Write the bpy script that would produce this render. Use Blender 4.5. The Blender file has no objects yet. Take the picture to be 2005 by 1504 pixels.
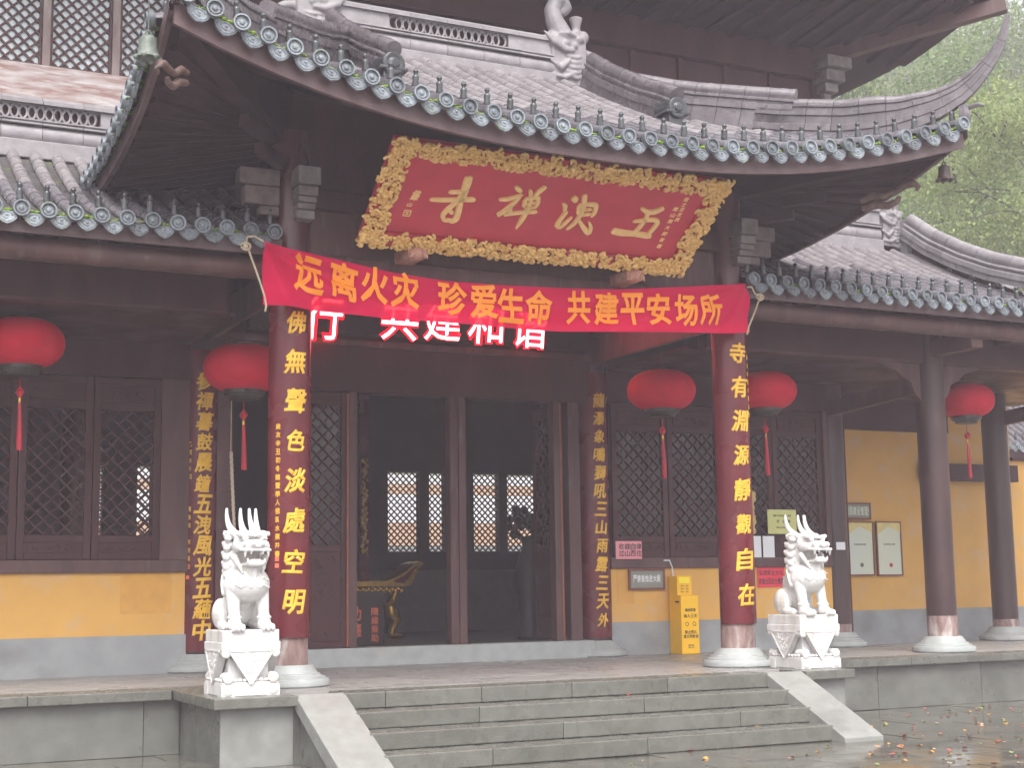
import bpy, bmesh, math, random
import numpy as np
from mathutils import Vector, Matrix
random.seed(7); rng = np.random.default_rng(7)
S = bpy.context.scene
PI = math.pi
# ------------------------------------------------------------ camera
F, YAW, PITCH, ROLL, HC = 2857.35, math.radians(26.4675), math.radians(7.9555), math.radians(0.8478), 1.56
CX, CY = 1002.5, 752.0
fw = np.array([math.sin(YAW)*math.cos(PITCH), math.cos(YAW)*math.cos(PITCH), math.sin(PITCH)])
r0 = np.array([math.cos(YAW), -math.sin(YAW), 0]); d0 = np.cross(fw, r0)
RT = math.cos(ROLL)*r0 + math.sin(ROLL)*d0; DN = -math.sin(ROLL)*r0 + math.cos(ROLL)*d0
cam = bpy.data.cameras.new('camera'); cam.sensor_width = 36; cam.lens = 36*F/2005; cam.clip_start = .1; cam.clip_end = 800
camo = bpy.data.objects.new('camera', cam); S.collection.objects.link(camo)
camo.matrix_world = Matrix((( RT[0], -DN[0], -fw[0], 0), (RT[1], -DN[1], -fw[1], 0), (RT[2], -DN[2], -fw[2], HC), (0, 0, 0, 1)))
S.camera = camo
# ------------------------------------------------------------ sky, sun, exposure: rainy overcast
W = bpy.data.worlds.new('World'); S.world = W; W.use_nodes = True
nt = W.node_tree; bg = nt.nodes['Background']
sky = nt.nodes.new('ShaderNodeTexSky'); sky.sky_type = 'NISHITA'; sky.sun_disc = False
SUN_EL, SUN_ROT = math.radians(55), math.radians(200)
sky.sun_elevation = SUN_EL; sky.sun_rotation = SUN_ROT; sky.air_density = 1.0; sky.dust_density = 6.0; sky.ozone_density = 1.0
hs = nt.nodes.new('ShaderNodeHueSaturation'); hs.inputs['Saturation'].default_value = .22
nt.links.new(sky.outputs[0], hs.inputs['Color']); nt.links.new(hs.outputs[0], bg.inputs[0]); bg.inputs[1].default_value = .15
sun = bpy.data.lights.new('sun', 'SUN'); sun.energy = 1.0; sun.angle = math.radians(40); sun.color = (1, .97, .93)
suno = bpy.data.objects.new('sun', sun); S.collection.objects.link(suno)
sd = Vector((math.sin(SUN_ROT)*math.cos(SUN_EL), math.cos(SUN_ROT)*math.cos(SUN_EL), math.sin(SUN_EL)))
suno.rotation_euler = (-sd).to_track_quat('-Z', 'Y').to_euler(); suno.location = (0, 0, 40)
S.view_settings.view_transform = 'Standard'; S.view_settings.look = 'None'; S.view_settings.exposure = 1.4; S.view_settings.gamma = 1
S.render.engine = 'CYCLES'; S.cycles.use_denoising = True; S.cycles.max_bounces = 8; S.cycles.volume_bounces = 1
S.cycles.volume_step_rate = 4; S.cycles.sample_clamp_indirect = 6; S.cycles.transparent_max_bounces = 12
# ------------------------------------------------------------ helpers
def ray(u, v): return RT*((u-CX)/F) + DN*((v-CY)/F) + fw
O = np.array([0, 0, HC])
def at_y(u, v, y): d = ray(u, v); return O + d*(y/d[1])
def at_z(u, v, z): d = ray(u, v); return O + d*((z-HC)/d[2])
def at_x(u, v, x): d = ray(u, v); return O + d*(x/d[0])
def at_plane(u, v, p, n): d = ray(u, v); n = np.array(n, float); return O + d*(np.dot(np.array(p)-O, n)/np.dot(d, n))
def link(o): S.collection.objects.link(o); return o
class MB:
    def __init__(s): s.v = []; s.f = []
    def add(s, v, f):
        n = len(s.v); s.v += [tuple(map(float, p)) for p in v]; s.f += [tuple(i+n for i in q) for q in f]; return s
    def box(s, x0, x1, y0, y1, z0, z1, top=1.0):
        cx, cy = (x0+x1)/2, (y0+y1)/2
        t = lambda x, y: (cx+(x-cx)*top, cy+(y-cy)*top, z1)
        return s.add([(x0,y0,z0),(x1,y0,z0),(x1,y1,z0),(x0,y1,z0),t(x0,y0),t(x1,y0),t(x1,y1),t(x0,y1)],
              [(3,2,1,0),(4,5,6,7),(0,1,5,4),(1,2,6,5),(2,3,7,6),(3,0,4,7)])
    def obox(s, a, b, w, h, up=(0,0,1)):                      # bar from a to b
        a, b = np.array(a, float), np.array(b, float); d = b-a; d = d/np.linalg.norm(d)
        sd_ = np.cross(d, np.array(up, float)); sd_ = sd_/max(np.linalg.norm(sd_), 1e-9); u = np.cross(sd_, d)
        v = [p+sd_*i*w/2+u*j*h/2 for p in (a, b) for i, j in ((-1,-1),(1,-1),(1,1),(-1,1))]
        return s.add(v, [(3,2,1,0),(4,5,6,7),(0,1,5,4),(1,2,6,5),(2,3,7,6),(3,0,4,7)])
    def tube(s, pts, r, n=8, cap=True):
        P = [np.array(p, float) for p in pts]; rr = r if hasattr(r, '__len__') else [r]*len(P); v = []; f = []
        ref = np.array([0.12, .31, .94])
        for i, p in enumerate(P):
            d = P[min(i+1, len(P)-1)]-P[max(i-1, 0)]; d = d/max(np.linalg.norm(d), 1e-9)
            a = np.cross(d, ref)
            if np.linalg.norm(a) < 1e-3: a = np.cross(d, np.array([1., 0, 0]))
            a /= np.linalg.norm(a); b = np.cross(d, a)
            for k in range(n): v.append(p+rr[i]*(a*math.cos(2*PI*k/n)+b*math.sin(2*PI*k/n)))
        for i in range(len(P)-1):
            for k in range(n): f.append((i*n+k, i*n+(k+1) % n, (i+1)*n+(k+1) % n, (i+1)*n+k))
        if cap: f += [tuple(range(n))[::-1], tuple((len(P)-1)*n+k for k in range(n))]
        return s.add(v, f)
    def lathe(s, prof, c=(0,0,0), n=24, axis='z'):
        v = []; f = []
        for r, h in prof:
            for k in range(n):
                a = 2*PI*k/n; p = (r*math.cos(a), r*math.sin(a), h)
                if axis == 'y': p = (p[0], p[2], p[1])
                v.append((p[0]+c[0], p[1]+c[1], p[2]+c[2]))
        m = len(prof)
        for i in range(m-1):
            for k in range(n):
                q = (i*n+k, i*n+(k+1) % n, (i+1)*n+(k+1) % n, (i+1)*n+k); f.append(q if axis == 'z' else q[::-1])
        f += [tuple(range(n)), tuple((m-1)*n+k for k in range(n))]
        return s.add(v, f)
    def prism(s, out, y0, y1):                                # outline in (x,z), extruded along y
        n = len(out); v = [(x, y0, z) for x, z in out]+[(x, y1, z) for x, z in out]
        return s.add(v, [tuple(range(n)), tuple(range(2*n-1, n-1, -1))]+[(i, n+i, n+(i+1) % n, (i+1) % n) for i in range(n)])
    def grid(s, rows):                                       # rows: list of equal-length point lists
        m = len(rows[0]); return s.add([p for r in rows for p in r], [(i*m+j, i*m+j+1, (i+1)*m+j+1, (i+1)*m+j) for i in range(len(rows)-1) for j in range(m-1)])
    def sphere(s, c, r, n=12, m=8):
        r = r if hasattr(r, '__len__') else (r, r, r)
        pr = [(math.sin(PI*i/m), -math.cos(PI*i/m)) for i in range(m+1)]; v = []; f = []
        for a, h in pr:
            for k in range(n): v.append((c[0]+r[0]*a*math.cos(2*PI*k/n), c[1]+r[1]*a*math.sin(2*PI*k/n), c[2]+r[2]*h))
        for i in range(m):
            for k in range(n): f.append((i*n+k, i*n+(k+1) % n, (i+1)*n+(k+1) % n, (i+1)*n+k))
        return s.add(v, f)
    def xf(s, M):
        M = Matrix(M) if not isinstance(M, Matrix) else M
        s.v = [tuple(M @ Vector(p)) for p in s.v]; return s
    def mesh(s, name, mat=None, smooth=False):
        m = bpy.data.meshes.new(name); m.from_pydata(s.v, [], s.f); m.validate()
        bm = bmesh.new(); bm.from_mesh(m); bmesh.ops.recalc_face_normals(bm, faces=bm.faces); bm.to_mesh(m); bm.free()
        if smooth:
            m.polygons.foreach_set('use_smooth', [True]*len(m.polygons))
            if smooth != 'all': m.set_sharp_from_angle(angle=math.radians(40))
        if mat: m.materials.append(mat)
        return m
    def obj(s, name, mat, parent=None, smooth=False, bevel=0, kind=None):
        o = link(bpy.data.objects.new(name, s.mesh(name, mat, smooth)))
        if parent: o.parent = parent; o.matrix_parent_inverse = base_inv(parent)
        if bevel:
            b = o.modifiers.new('bevel', 'BEVEL'); b.width = bevel; b.segments = 2; b.limit_method = 'ANGLE'
        if kind: o['kind'] = kind
        return o
def place(mesh, M, name, parent):
    o = link(bpy.data.objects.new(name, mesh)); o.matrix_world = M
    if parent:
        o.parent = parent; o.matrix_parent_inverse = base_inv(parent)
    return o
def base_inv(p):
    M = Matrix.Identity(4); q = p
    while q is not None:
        L = q.matrix_parent_inverse @ q.matrix_basis if q.parent else q.matrix_basis
        M = L @ M; q = q.parent
    return M.inverted()
def tag(o, label, cat=None, group=None, kind=None):
    if label: o['label'] = label
    if cat: o['category'] = cat
    if group: o['group'] = group
    if kind: o['kind'] = kind
    return o
def thing(name, label, cat, loc=(0, 0, 0), group=None):
    o = link(bpy.data.objects.new(name, None)); o.location = loc; o.empty_display_size = .2
    return tag(o, label, cat, group)
def copy_tree(o, parent=None):
    c = link(o.copy()); c.parent = parent
    for ch in list(o.children):
        k = copy_tree(ch, c); k.matrix_parent_inverse = ch.matrix_parent_inverse.copy()
    return c
def basis(o, x, y, z):
    M = Matrix.Identity(4)
    for i in range(3): M[i][0] = x[i]; M[i][1] = y[i]; M[i][2] = z[i]; M[i][3] = o[i]
    return M
# ------------------------------------------------------------ materials
def mat(name, col, rough=.6, col2=None, scale=6, amt=.5, bump=.0, bscale=40, rvar=0, metal=0, rand=0, stretch=(1,1,1), col3=None, s3=1.5, a3=.6, spec=.5, detail=6, coords='Object', blotch=None):
    m = bpy.data.materials.new(name); m.use_nodes = True; t = m.node_tree; N = t.nodes; L = t.links
    b = N['Principled BSDF']; b.inputs['Roughness'].default_value = rough; b.inputs['Metallic'].default_value = metal; b.inputs['Specular IOR Level'].default_value = spec
    tc = N.new('ShaderNodeTexCoord'); mp = N.new('ShaderNodeMapping'); mp.inputs['Scale'].default_value = stretch
    L.new(tc.outputs[coords], mp.inputs[0]); src = mp.outputs[0]
    oi = N.new('ShaderNodeObjectInfo')
    ad = N.new('ShaderNodeVectorMath'); ad.operation = 'ADD'; L.new(src, ad.inputs[0]); L.new(oi.outputs['Random'], ad.inputs[1]); src = ad.outputs[0]
    def noise(sc, dt=detail):
        n = N.new('ShaderNodeTexNoise'); n.inputs['Scale'].default_value = sc; n.inputs['Detail'].default_value = dt; L.new(src, n.inputs['Vector']); return n
    c2 = col2 or tuple(c*(1-amt) for c in col)
    n1 = noise(scale); rp = N.new('ShaderNodeValToRGB'); rp.color_ramp.elements[0].position = .35; rp.color_ramp.elements[1].position = .68
    rp.color_ramp.elements[0].color = (*c2, 1); rp.color_ramp.elements[1].color = (*col, 1); L.new(n1.outputs['Fac'], rp.inputs[0]); out = rp.outputs[0]
    if col3:
        n3 = noise(s3, 8); r3 = N.new('ShaderNodeValToRGB'); r3.color_ramp.elements[0].position = a3; r3.color_ramp.elements[0].position = a3-.06; r3.color_ramp.elements[1].position = min(1, a3+.16)
        L.new(n3.outputs['Fac'], r3.inputs[0]); mx = N.new('ShaderNodeMix'); mx.data_type = 'RGBA'; L.new(r3.outputs[0], mx.inputs['Factor']); L.new(out, mx.inputs['A']); mx.inputs['B'].default_value = (*col3, 1); out = mx.outputs['Result']
    if rand:
        hv = N.new('ShaderNodeHueSaturation'); mr = N.new('ShaderNodeMapRange'); mr.inputs['To Min'].default_value = 1-rand; mr.inputs['To Max'].default_value = 1+rand
        L.new(oi.outputs['Random'], mr.inputs[0]); L.new(mr.outputs[0], hv.inputs['Value']); L.new(out, hv.inputs['Color']); out = hv.outputs[0]
    L.new(out, b.inputs['Base Color'])
    if rvar:
        n4 = noise(scale*.6, 4); mr = N.new('ShaderNodeMapRange'); mr.inputs['From Min'].default_value = .35; mr.inputs['From Max'].default_value = .65
        mr.inputs['To Min'].default_value = max(.03, rough-rvar); mr.inputs['To Max'].default_value = min(1, rough+rvar); L.new(n4.outputs['Fac'], mr.inputs[0]); L.new(mr.outputs[0], b.inputs['Roughness'])
    if bump:
        n5 = noise(bscale, 5); bp = N.new('ShaderNodeBump'); bp.inputs['Strength'].default_value = bump; bp.inputs['Distance'].default_value = .02; L.new(n5.outputs['Fac'], bp.inputs['Height']); L.new(bp.outputs[0], b.inputs['Normal'])
    return m
M = {}
M['wood'] = mat('dark_brown_paint', (.066, .022, .022), .5, (.044, .015, .016), 3, bump=.12, bscale=30, rvar=.12, stretch=(1, 1, .35), spec=.25)
M['wood_w'] = mat('worn_brown_wood', (.10, .042, .038), .55, (.06, .024, .022), 5, bump=.2, bscale=25, col3=(.12, .08, .07), s3=9, a3=.62, stretch=(1, 1, .2))
M['fascia'] = mat('faded_eave_board', (.125, .078, .08), .5, (.085, .048, .05), 4, bump=.1, rvar=.12, col3=(.14, .1, .1), s3=3, a3=.6)
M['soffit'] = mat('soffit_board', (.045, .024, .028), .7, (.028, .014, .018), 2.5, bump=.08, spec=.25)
M['grey_wood'] = mat('weathered_bracket_wood', (.2, .18, .175), .7, (.12, .1, .098), 8, bump=.2, rand=.12)
M['bracket_b'] = mat('weathered_brown_bracket', (.15, .115, .11), .7, (.09, .065, .062), 8, bump=.2, rand=.1)
M['red_col'] = mat('dark_red_lacquer_column', (.085, .02, .021), .33, (.055, .013, .014), 4, bump=.06, rvar=.12, stretch=(1, 1, .3), col3=(.12, .07, .06), s3=7, a3=.72)
M['brown_col'] = mat('dark_brown_column_paint', (.055, .024, .022), .42, (.034, .014, .014), 4, bump=.08, rvar=.12, stretch=(1, 1, .3), col3=(.085, .05, .045), s3=8, a3=.7)
M['peel'] = mat('peeled_column_foot', (.33, .24, .22), .7, (.16, .09, .08), 9, bump=.3, stretch=(1, 1, .35), col3=(.6, .57, .54), s3=6, a3=.6)
M['board'] = mat('red_brown_lacquer_board', (.125, .010, .015), .26, (.09, .008, .012), 3, rvar=.08, bump=.03, spec=.4)
M['gold'] = mat('gold_leaf_letters', (.85, .52, .05), .35, (.7, .4, .03), 14, bump=.15, metal=.25)
M['gold2'] = mat('carved_gilt', (.90, .62, .24), .3, (.68, .40, .12), 26, bump=.5, bscale=70, metal=.25)
M['gold_flat'] = mat('matt_gold_characters', (.86, .60, .26), .4, (.78, .5, .2), 20, bump=.1, metal=.1)
M['plaque_red'] = mat('plaque_red_lacquer', (.50, .032, .055), .4, (.44, .026, .046), 4, bump=.03)
M['black'] = mat('black_edging', (.02, .018, .02), .5, amt=.2)
M['yellow'] = mat('yellow_plaster', (.68, .385, .095), .85, (.63, .35, .09), 2.5, bump=.15, bscale=60, col3=(.60, .39, .19), s3=2.6, a3=.58)
M['patch'] = mat('fresh_yellow_paint_patch', (.66, .345, .075), .8, amt=.12)
M['greypl'] = mat('grey_cement_dado', (.31, .325, .33), .75, (.26, .272, .275), 3, bump=.15, col3=(.19, .195, .185), s3=1.6, a3=.57)
M['stone'] = mat('grey_green_granite', (.125, .127, .11), .32, (.10, .102, .088), 9, bump=.18, bscale=80, rvar=.2, rand=.06, col3=(.085, .083, .07), s3=1.1, a3=.6)
M['stone_f'] = mat('pale_dry_granite', (.235, .24, .225), .55, (.2, .205, .19), 8, bump=.15, bscale=80, rvar=.15, col3=(.13, .132, .12), s3=1.3, a3=.62)
M['stone_d'] = mat('damp_dark_granite', (.145, .148, .132), .42, (.105, .108, .096), 3.5, bump=.15, bscale=60, rvar=.2, rand=.06, col3=(.08, .082, .07), s3=1.2, a3=.6)
M['stone_l'] = mat('pale_carved_stone', (.36, .38, .375), .55, (.29, .31, .30), 6, bump=.12, rvar=.12, col3=(.33, .28, .21), s3=1.6, a3=.66)
M['platform'] = mat('platform_paving', (.27, .262, .25), .4, (.245, .237, .225), 3, bump=.06, rvar=.15, rand=.03)
M['wet'] = mat('wet_courtyard_stone', (.125, .122, .102), .15, (.085, .084, .07), 2.2, bump=.05, bscale=9, rvar=.12, rand=.1, col3=(.15, .142, .118), s3=3, a3=.6)
M['yard'] = mat('pale_bounce_paving', (.27, .265, .245), .35, (.2, .2, .18), 1.2, rvar=.15)  # made paler than the visible slabs to bounce light up at the plaque
M['marble'] = mat('white_marble', (.64, .635, .625), .5, (.57, .56, .545), 6, bump=.1, bscale=50, col3=(.44, .385, .315), s3=3.5, a3=.6, stretch=(1.6, 1.6, .6))
M['tile'] = mat('wet_grey_barrel_tile', (.135, .125, .138), .19, (.08, .074, .083), 9, bump=.1, rvar=.1, rand=.22, col3=(.17, .2, .06), s3=7, a3=.68)
M['tile_dry'] = mat('pale_dry_barrel_tile', (.225, .207, .214), .42, (.152, .138, .145), 9, bump=.15, rvar=.15, rand=.15)
M['pan'] = mat('grey_pan_tile', (.10, .09, .09), .13, (.058, .053, .053), 7, bump=.1, rvar=.08, col3=(.14, .2, .03), s3=3, a3=.62)
M['disc'] = mat('blue_grey_eave_tile', (.20, .225, .25), .33, (.12, .138, .155), 24, bump=.3, bscale=70, rvar=.1, rand=.28, col3=(.16, .22, .08), s3=9, a3=.66)
M['nail'] = mat('dark_glazed_figure', (.055, .062, .065), .2, amt=.4, rand=.2)
M['ridge'] = mat('ridge_brick', (.25, .235, .245), .55, (.185, .172, .18), 7, bump=.2, rand=.08)
M['ridge_d'] = mat('wet_ridge_tile', (.135, .12, .128), .22, (.085, .075, .08), 8, bump=.15, rvar=.12, rand=.14, col3=(.5, .22, .12), s3=4, a3=.76)
M['moss'] = mat('moss', (.20, .30, .025), .9, (.09, .16, .02), 30, bump=.6)
M['glassy'] = mat('dark_window_glass', (.025, .03, .028), .08, amt=.3)
M['skyglass'] = mat('sky_painted_glass', (.72, .8, .83), .2, (.58, .67, .68), 2)  # pale blue base colour stands in for the sky mirrored in the panes
M['red_cloth'] = mat('lantern_red_cloth', (.60, .008, .036), .6, (.5, .005, .025), 5, bump=.1, spec=.15)
M['lan_dark'] = mat('dark_lantern_ring', (.03, .025, .02), .4, amt=.3)
M['tassel'] = mat('red_tassel', (.5, .01, .03), .5, amt=.3)
M['rope'] = mat('jute_rope', (.55, .46, .33), .8, (.42, .34, .23), 40, bump=.4)
M['orange'] = mat('banner_orange_ink', (.95, .28, .01), .6, amt=.05)
M['bronze'] = mat('green_bronze', (.17, .2, .17), .5, (.09, .11, .09), 15, bump=.2)
M['bronze_b'] = mat('brown_bronze', (.09, .06, .055), .5, amt=.35)
M['carved'] = mat('carved_brown_wood', (.16, .1, .075), .6, (.07, .04, .035), 12, bump=.3)
M['ybox'] = mat('yellow_box_paint', (.9, .5, .0), .4, amt=.05)
M['ylit'] = mat('yellow_display_label', (.95, .75, .02), .4, amt=.05)
M['ink'] = mat('black_ink', (.02, .02, .02), .6, amt=.1)
M['pink'] = mat('pink_paper', (.78, .30, .33), .8, amt=.06)
M['redpaper'] = mat('red_paper', (.72, .04, .075), .7, amt=.08)
M['white'] = mat('white_paper', (.74, .75, .78), .7, amt=.05)
M['lime'] = mat('yellow_green_paper', (.58, .60, .25), .7, (.55, .52, .2), 2)
M['poster'] = mat('pale_poster', (.60, .66, .58), .35, (.62, .64, .5), 2)
M['poster_y'] = mat('poster_gold_band', (.72, .6, .22), .4, amt=.15)
M['pale_orange'] = mat('pale_orange_plaster', (.62, .42, .28), .8, amt=.15)
M['slate'] = mat('grey_green_sign_face', (.24, .26, .21), .5, amt=.1)
M['frame'] = mat('brown_sign_frame', (.2, .06, .04), .45, amt=.3)
M['redink'] = mat('orange_red_lettering', (.75, .16, .08), .5, amt=.1)
M['gold_bright'] = mat('polished_gold_carving', (.8, .5, .1), .25, (.55, .3, .05), 15, metal=.7, bump=.2)
M['peelw'] = mat('peeling_red_white_paint', (.5, .42, .4), .7, (.32, .17, .14), 7, bump=.2, stretch=(.4, 1, 2.5), col3=(.66, .63, .62), s3=6, a3=.5)
M['palew'] = mat('weathered_pale_post', (.38, .32, .30), .7, (.24, .17, .16), 6, bump=.2, stretch=(1, 1, .3))
M['bark'] = mat('tree_bark', (.10, .085, .07), .85, amt=.5, scale=8, bump=.5)
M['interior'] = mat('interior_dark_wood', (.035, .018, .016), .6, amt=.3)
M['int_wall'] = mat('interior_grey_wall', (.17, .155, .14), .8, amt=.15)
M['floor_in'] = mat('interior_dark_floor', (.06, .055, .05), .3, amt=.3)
M['hill'] = mat('hill_soil_and_shrub', (.06, .10, .03), .9, (.03, .05, .015), .4)
M['hang'] = mat('hanging_pole', (.62, .5, .4), .6, amt=.25)
def leafmat(name, c1, c2):
    m = bpy.data.materials.new(name); m.use_nodes = True; t = m.node_tree; N = t.nodes; L = t.links; b = N['Principled BSDF']
    g = N.new('ShaderNodeNewGeometry'); r = N.new('ShaderNodeValToRGB'); r.color_ramp.elements[0].color = (*c1, 1); r.color_ramp.elements[1].color = (*c2, 1)
    L.new(g.outputs['Random Per Island'], r.inputs[0]); L.new(r.outputs[0], b.inputs['Base Color']); b.inputs['Roughness'].default_value = .55
    tr = N.new('ShaderNodeBsdfTranslucent'); L.new(r.outputs[0], tr.inputs[0]); mx = N.new('ShaderNodeMixShader'); mx.inputs[0].default_value = .45
    L.new(b.outputs[0], mx.inputs[1]); L.new(tr.outputs[0], mx.inputs[2]); L.new(mx.outputs[0], N['Material Output'].inputs[0]); return m
M['leaf'] = leafmat('foliage_green', (.11, .18, .06), (.26, .35, .14))
M['leaf2'] = leafmat('foliage_yellow_green', (.16, .23, .06), (.34, .40, .15))
M['leaf3'] = leafmat('foliage_blue_green', (.10, .16, .07), (.22, .30, .14))
M['petal'] = leafmat('fallen_petals', (.7, .12, .06), (.85, .6, .38))
m = bpy.data.materials.new('red_banner_cloth'); m.use_nodes = True; t = m.node_tree; N = t.nodes; L = t.links; b = N['Principled BSDF']
b.inputs['Base Color'].default_value = (.86, .008, .095, 1); b.inputs['Roughness'].default_value = .55; b.inputs['Specular IOR Level'].default_value = .08
tr = N.new('ShaderNodeBsdfTranslucent'); tr.inputs[0].default_value = (.9, .008, .11, 1); tp = N.new('ShaderNodeBsdfTransparent'); tp.inputs[0].default_value = (1, .55, .55, 1)
m1 = N.new('ShaderNodeMixShader'); m1.inputs[0].default_value = .4; m2 = N.new('ShaderNodeMixShader'); m2.inputs[0].default_value = .035
L.new(b.outputs[0], m1.inputs[1]); L.new(tr.outputs[0], m1.inputs[2]); L.new(m1.outputs[0], m2.inputs[1]); L.new(tp.outputs[0], m2.inputs[2]); L.new(m2.outputs[0], N['Material Output'].inputs[0]); M['banner'] = m
def emit(name, col, st):
    m = bpy.data.materials.new(name); m.use_nodes = True; b = m.node_tree.nodes['Principled BSDF']; b.inputs['Base Color'].default_value = (*col, 1)
    b.inputs['Emission Color'].default_value = (*col, 1); b.inputs['Emission Strength'].default_value = st; return m
M['led'] = emit('lit_red_led', (1, .2, .2), 7); M['led_halo'] = emit('painted_red_glow', (1, .0, .006), 3)  # the second is a painted red glow round the lit characters
# ------------------------------------------------------------ lettering
_gl = {}
def refine(v, f, L_=.11):
    if not len(v): return v, f
    bm = bmesh.new(); vs = [bm.verts.new(p) for p in v]
    for q in f:
        try: bm.faces.new([vs[i] for i in q])
        except ValueError: pass
    bmesh.ops.triangulate(bm, faces=bm.faces[:])
    for _ in range(3):
        es = [e for e in bm.edges if e.calc_length() > L_]
        if not es: break
        bmesh.ops.subdivide_edges(bm, edges=es, cuts=1); bmesh.ops.triangulate(bm, faces=[q for q in bm.faces if len(q.verts) > 3])
    bm.verts.index_update(); V = np.array([p.co[:] for p in bm.verts]); Fc = [tuple(x.index for x in q.verts) for q in bm.faces]; bm.free(); return V, Fc
def glyph(ch, bev=.018, ext=.006):
    k = (ch, bev, ext)
    if k not in _gl:
        cu = bpy.data.curves.new('g', 'FONT'); cu.body = ch; cu.size = 1; cu.resolution_u = 2; cu.bevel_depth = bev; cu.bevel_resolution = 0; cu.extrude = ext
        o = link(bpy.data.objects.new('g', cu)); dg = bpy.context.evaluated_depsgraph_get()
        me = bpy.data.meshes.new_from_object(o.evaluated_get(dg)); v = np.array([p.co for p in me.vertices]) if len(me.vertices) else np.zeros((0, 3)); f = [tuple(p.vertices) for p in me.polygons]
        bpy.data.objects.remove(o); bpy.data.curves.remove(cu); bpy.data.meshes.remove(me)
        v, f = refine(v, f)
        if len(v): v = v-np.array([(v[:, 0].min()+v[:, 0].max())/2, (v[:, 1].min()+v[:, 1].max())/2, 0])
        _gl[k] = (v, f)
    return _gl[k]
def put(mb, ch, c, w, h, right, up, nrm, bev=.018, shear=0, rot=0, ext=.006, curve_r=None, fit=True, depth=None):
    v, f = glyph(ch, bev, ext)
    if not len(v): return
    v = v.copy(); ex = v[:, :2].max(0)-v[:, :2].min(0)
    if fit: v[:, 0] *= w/max(ex[0], h/w*ex[0]*.0+.7); v[:, 1] *= h/max(ex[1], .7)
    else: v[:, :2] *= h
    v[:, 2] *= depth if depth else h
    v[:, 0] += shear*v[:, 1]
    ca, sa = math.cos(rot), math.sin(rot); x, y = v[:, 0]*ca-v[:, 1]*sa, v[:, 0]*sa+v[:, 1]*ca
    right, up, nrm, c = map(np.array, (right, up, nrm, c))
    z = v[:, 2]
    if curve_r: a = x/curve_r; x2 = np.sin(a)*(curve_r+z); z2 = (np.cos(a)-1)*curve_r+np.cos(a)*z; x, z = x2, z2
    P = c+np.outer(x, right)+np.outer(y, up)+np.outer(z, nrm)
    mb.add(P, f)
def line_text(mb, s, c, size, right, up, nrm, bev=.01, gap=1.0, ext=.002, w=None, depth=.004):
    w = w or size*gap; n = len(s); right = np.array(right)
    for i, ch in enumerate(s):
        if ch != ' ': put(mb, ch, np.array(c)+right*((i-(n-1)/2)*w), min(size, w*.92), size, right, up, nrm, bev, ext=ext, depth=depth)
XR, ZU, FN = (1, 0, 0), (0, 0, 1), (0, -1, 0)
# voxel blob: union of solids -> one continuous skin
def blob(mb, name, voxel, material, smooth=4):
    me = mb.mesh('tmp'); o = link(bpy.data.objects.new('tmp', me))
    r = o.modifiers.new('r', 'REMESH'); r.mode = 'VOXEL'; r.voxel_size = voxel; r.use_smooth_shade = True
    if smooth: s_ = o.modifiers.new('s', 'SMOOTH'); s_.factor = .5; s_.iterations = smooth
    out = bpy.data.meshes.new_from_object(o.evaluated_get(bpy.context.evaluated_depsgraph_get())); out.name = name
    bpy.data.objects.remove(o); bpy.data.meshes.remove(me); out.materials.clear(); out.materials.append(material); return out
def lattice(mb, x0, x1, z0, z1, y, pitch=.105, w=.022, d=.03):
    a, b = x1-x0, z1-z0
    for sg in (1, -1):
        k = -b if sg == 1 else 0
        lo, hi = (-b, a) if sg == 1 else (0, a+b)
        c = lo+pitch*.5
        while c < hi:
            # line x = c + sg*z
            zs = sorted(((0-c)/sg, (a-c)/sg)); za, zb = max(0, zs[0]), min(b, zs[1])
            if zb-za > .02: mb.obox((x0+c+sg*za, y+.004*sg, z0+za), (x0+c+sg*zb, y+.004*sg, z0+zb), w, d, up=(0, 1, 0))
            c += pitch*1.414
H = .62
# ============================================================ GROUND, PLATFORM, STEPS
g = MB().box(-110, 150, -70, 150, -.3, -.012).obj('courtyard_ground', M['yard'], kind='structure')
sl = [MB().box(-.495, .495, -.297, .297, -.06, 0).mesh('paving_slab', M['wet'])]
for iy in range(11):
    for ix in range(17):
        x = -1.2+ix*1.0+(.5 if iy % 2 else 0); y = 8.3+iy*.6
        o = place(sl[0], Matrix.Translation((x, y, random.uniform(-.003, .003)-.002)) @ Matrix.Rotation(random.uniform(-.002, .002), 4, 'X'), 'paving_slab', g)
PX0, PX1 = -6, 26
pl = MB().box(PX0, PX1, 14.56, 31, -.2, H-.10)
pl.box(3.56, 10.52, 13.06, 14.6, -.2, H-.10)
plat = pl.obj('stone_platform', M['stone_d'], kind='structure')
# stub wing fronts (paler dry granite facing), one each
MB().box(3.55, 4.22, 13.045, 13.075, 0, H-.08).obj('facing_slab', M['stone_f'], plat)
MB().box(9.95, 10.53, 13.045, 13.075, 0, H-.08).obj('facing_slab', M['stone_f'], plat)
# wing wall facing slabs
x = -3.0
while x < 3.4: MB().box(x, min(x+1.55, 3.55)-.006, 14.53, 14.57, 0, H-.09).obj('facing_slab', M['stone_d'], plat, bevel=.004); x += 1.55
x = 10.55
while x < 20: MB().box(x, x+1.7-.006, 14.53, 14.57, 0, H-.09).obj('facing_slab', M['stone_d'], plat, bevel=.004); x += 1.7
# coping stones
for x0, x1, y0, y1 in [(a, min(a+1.9, 3.45), 14.44, 14.95) for a in (-3.6, -1.7, .2, 2.1)]+[(10.62+2.1*k, 12.72+2.1*k, 14.44, 14.95) for k in range(5)]+[(3.46, 4.24, 12.94, 14.95), (9.93, 10.60, 12.94, 14.95)]:
    MB().box(x0+.003, x1-.003, y0, y1, H-.095, H).obj('coping_stone', M['stone'], plat, bevel=.008)
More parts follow.
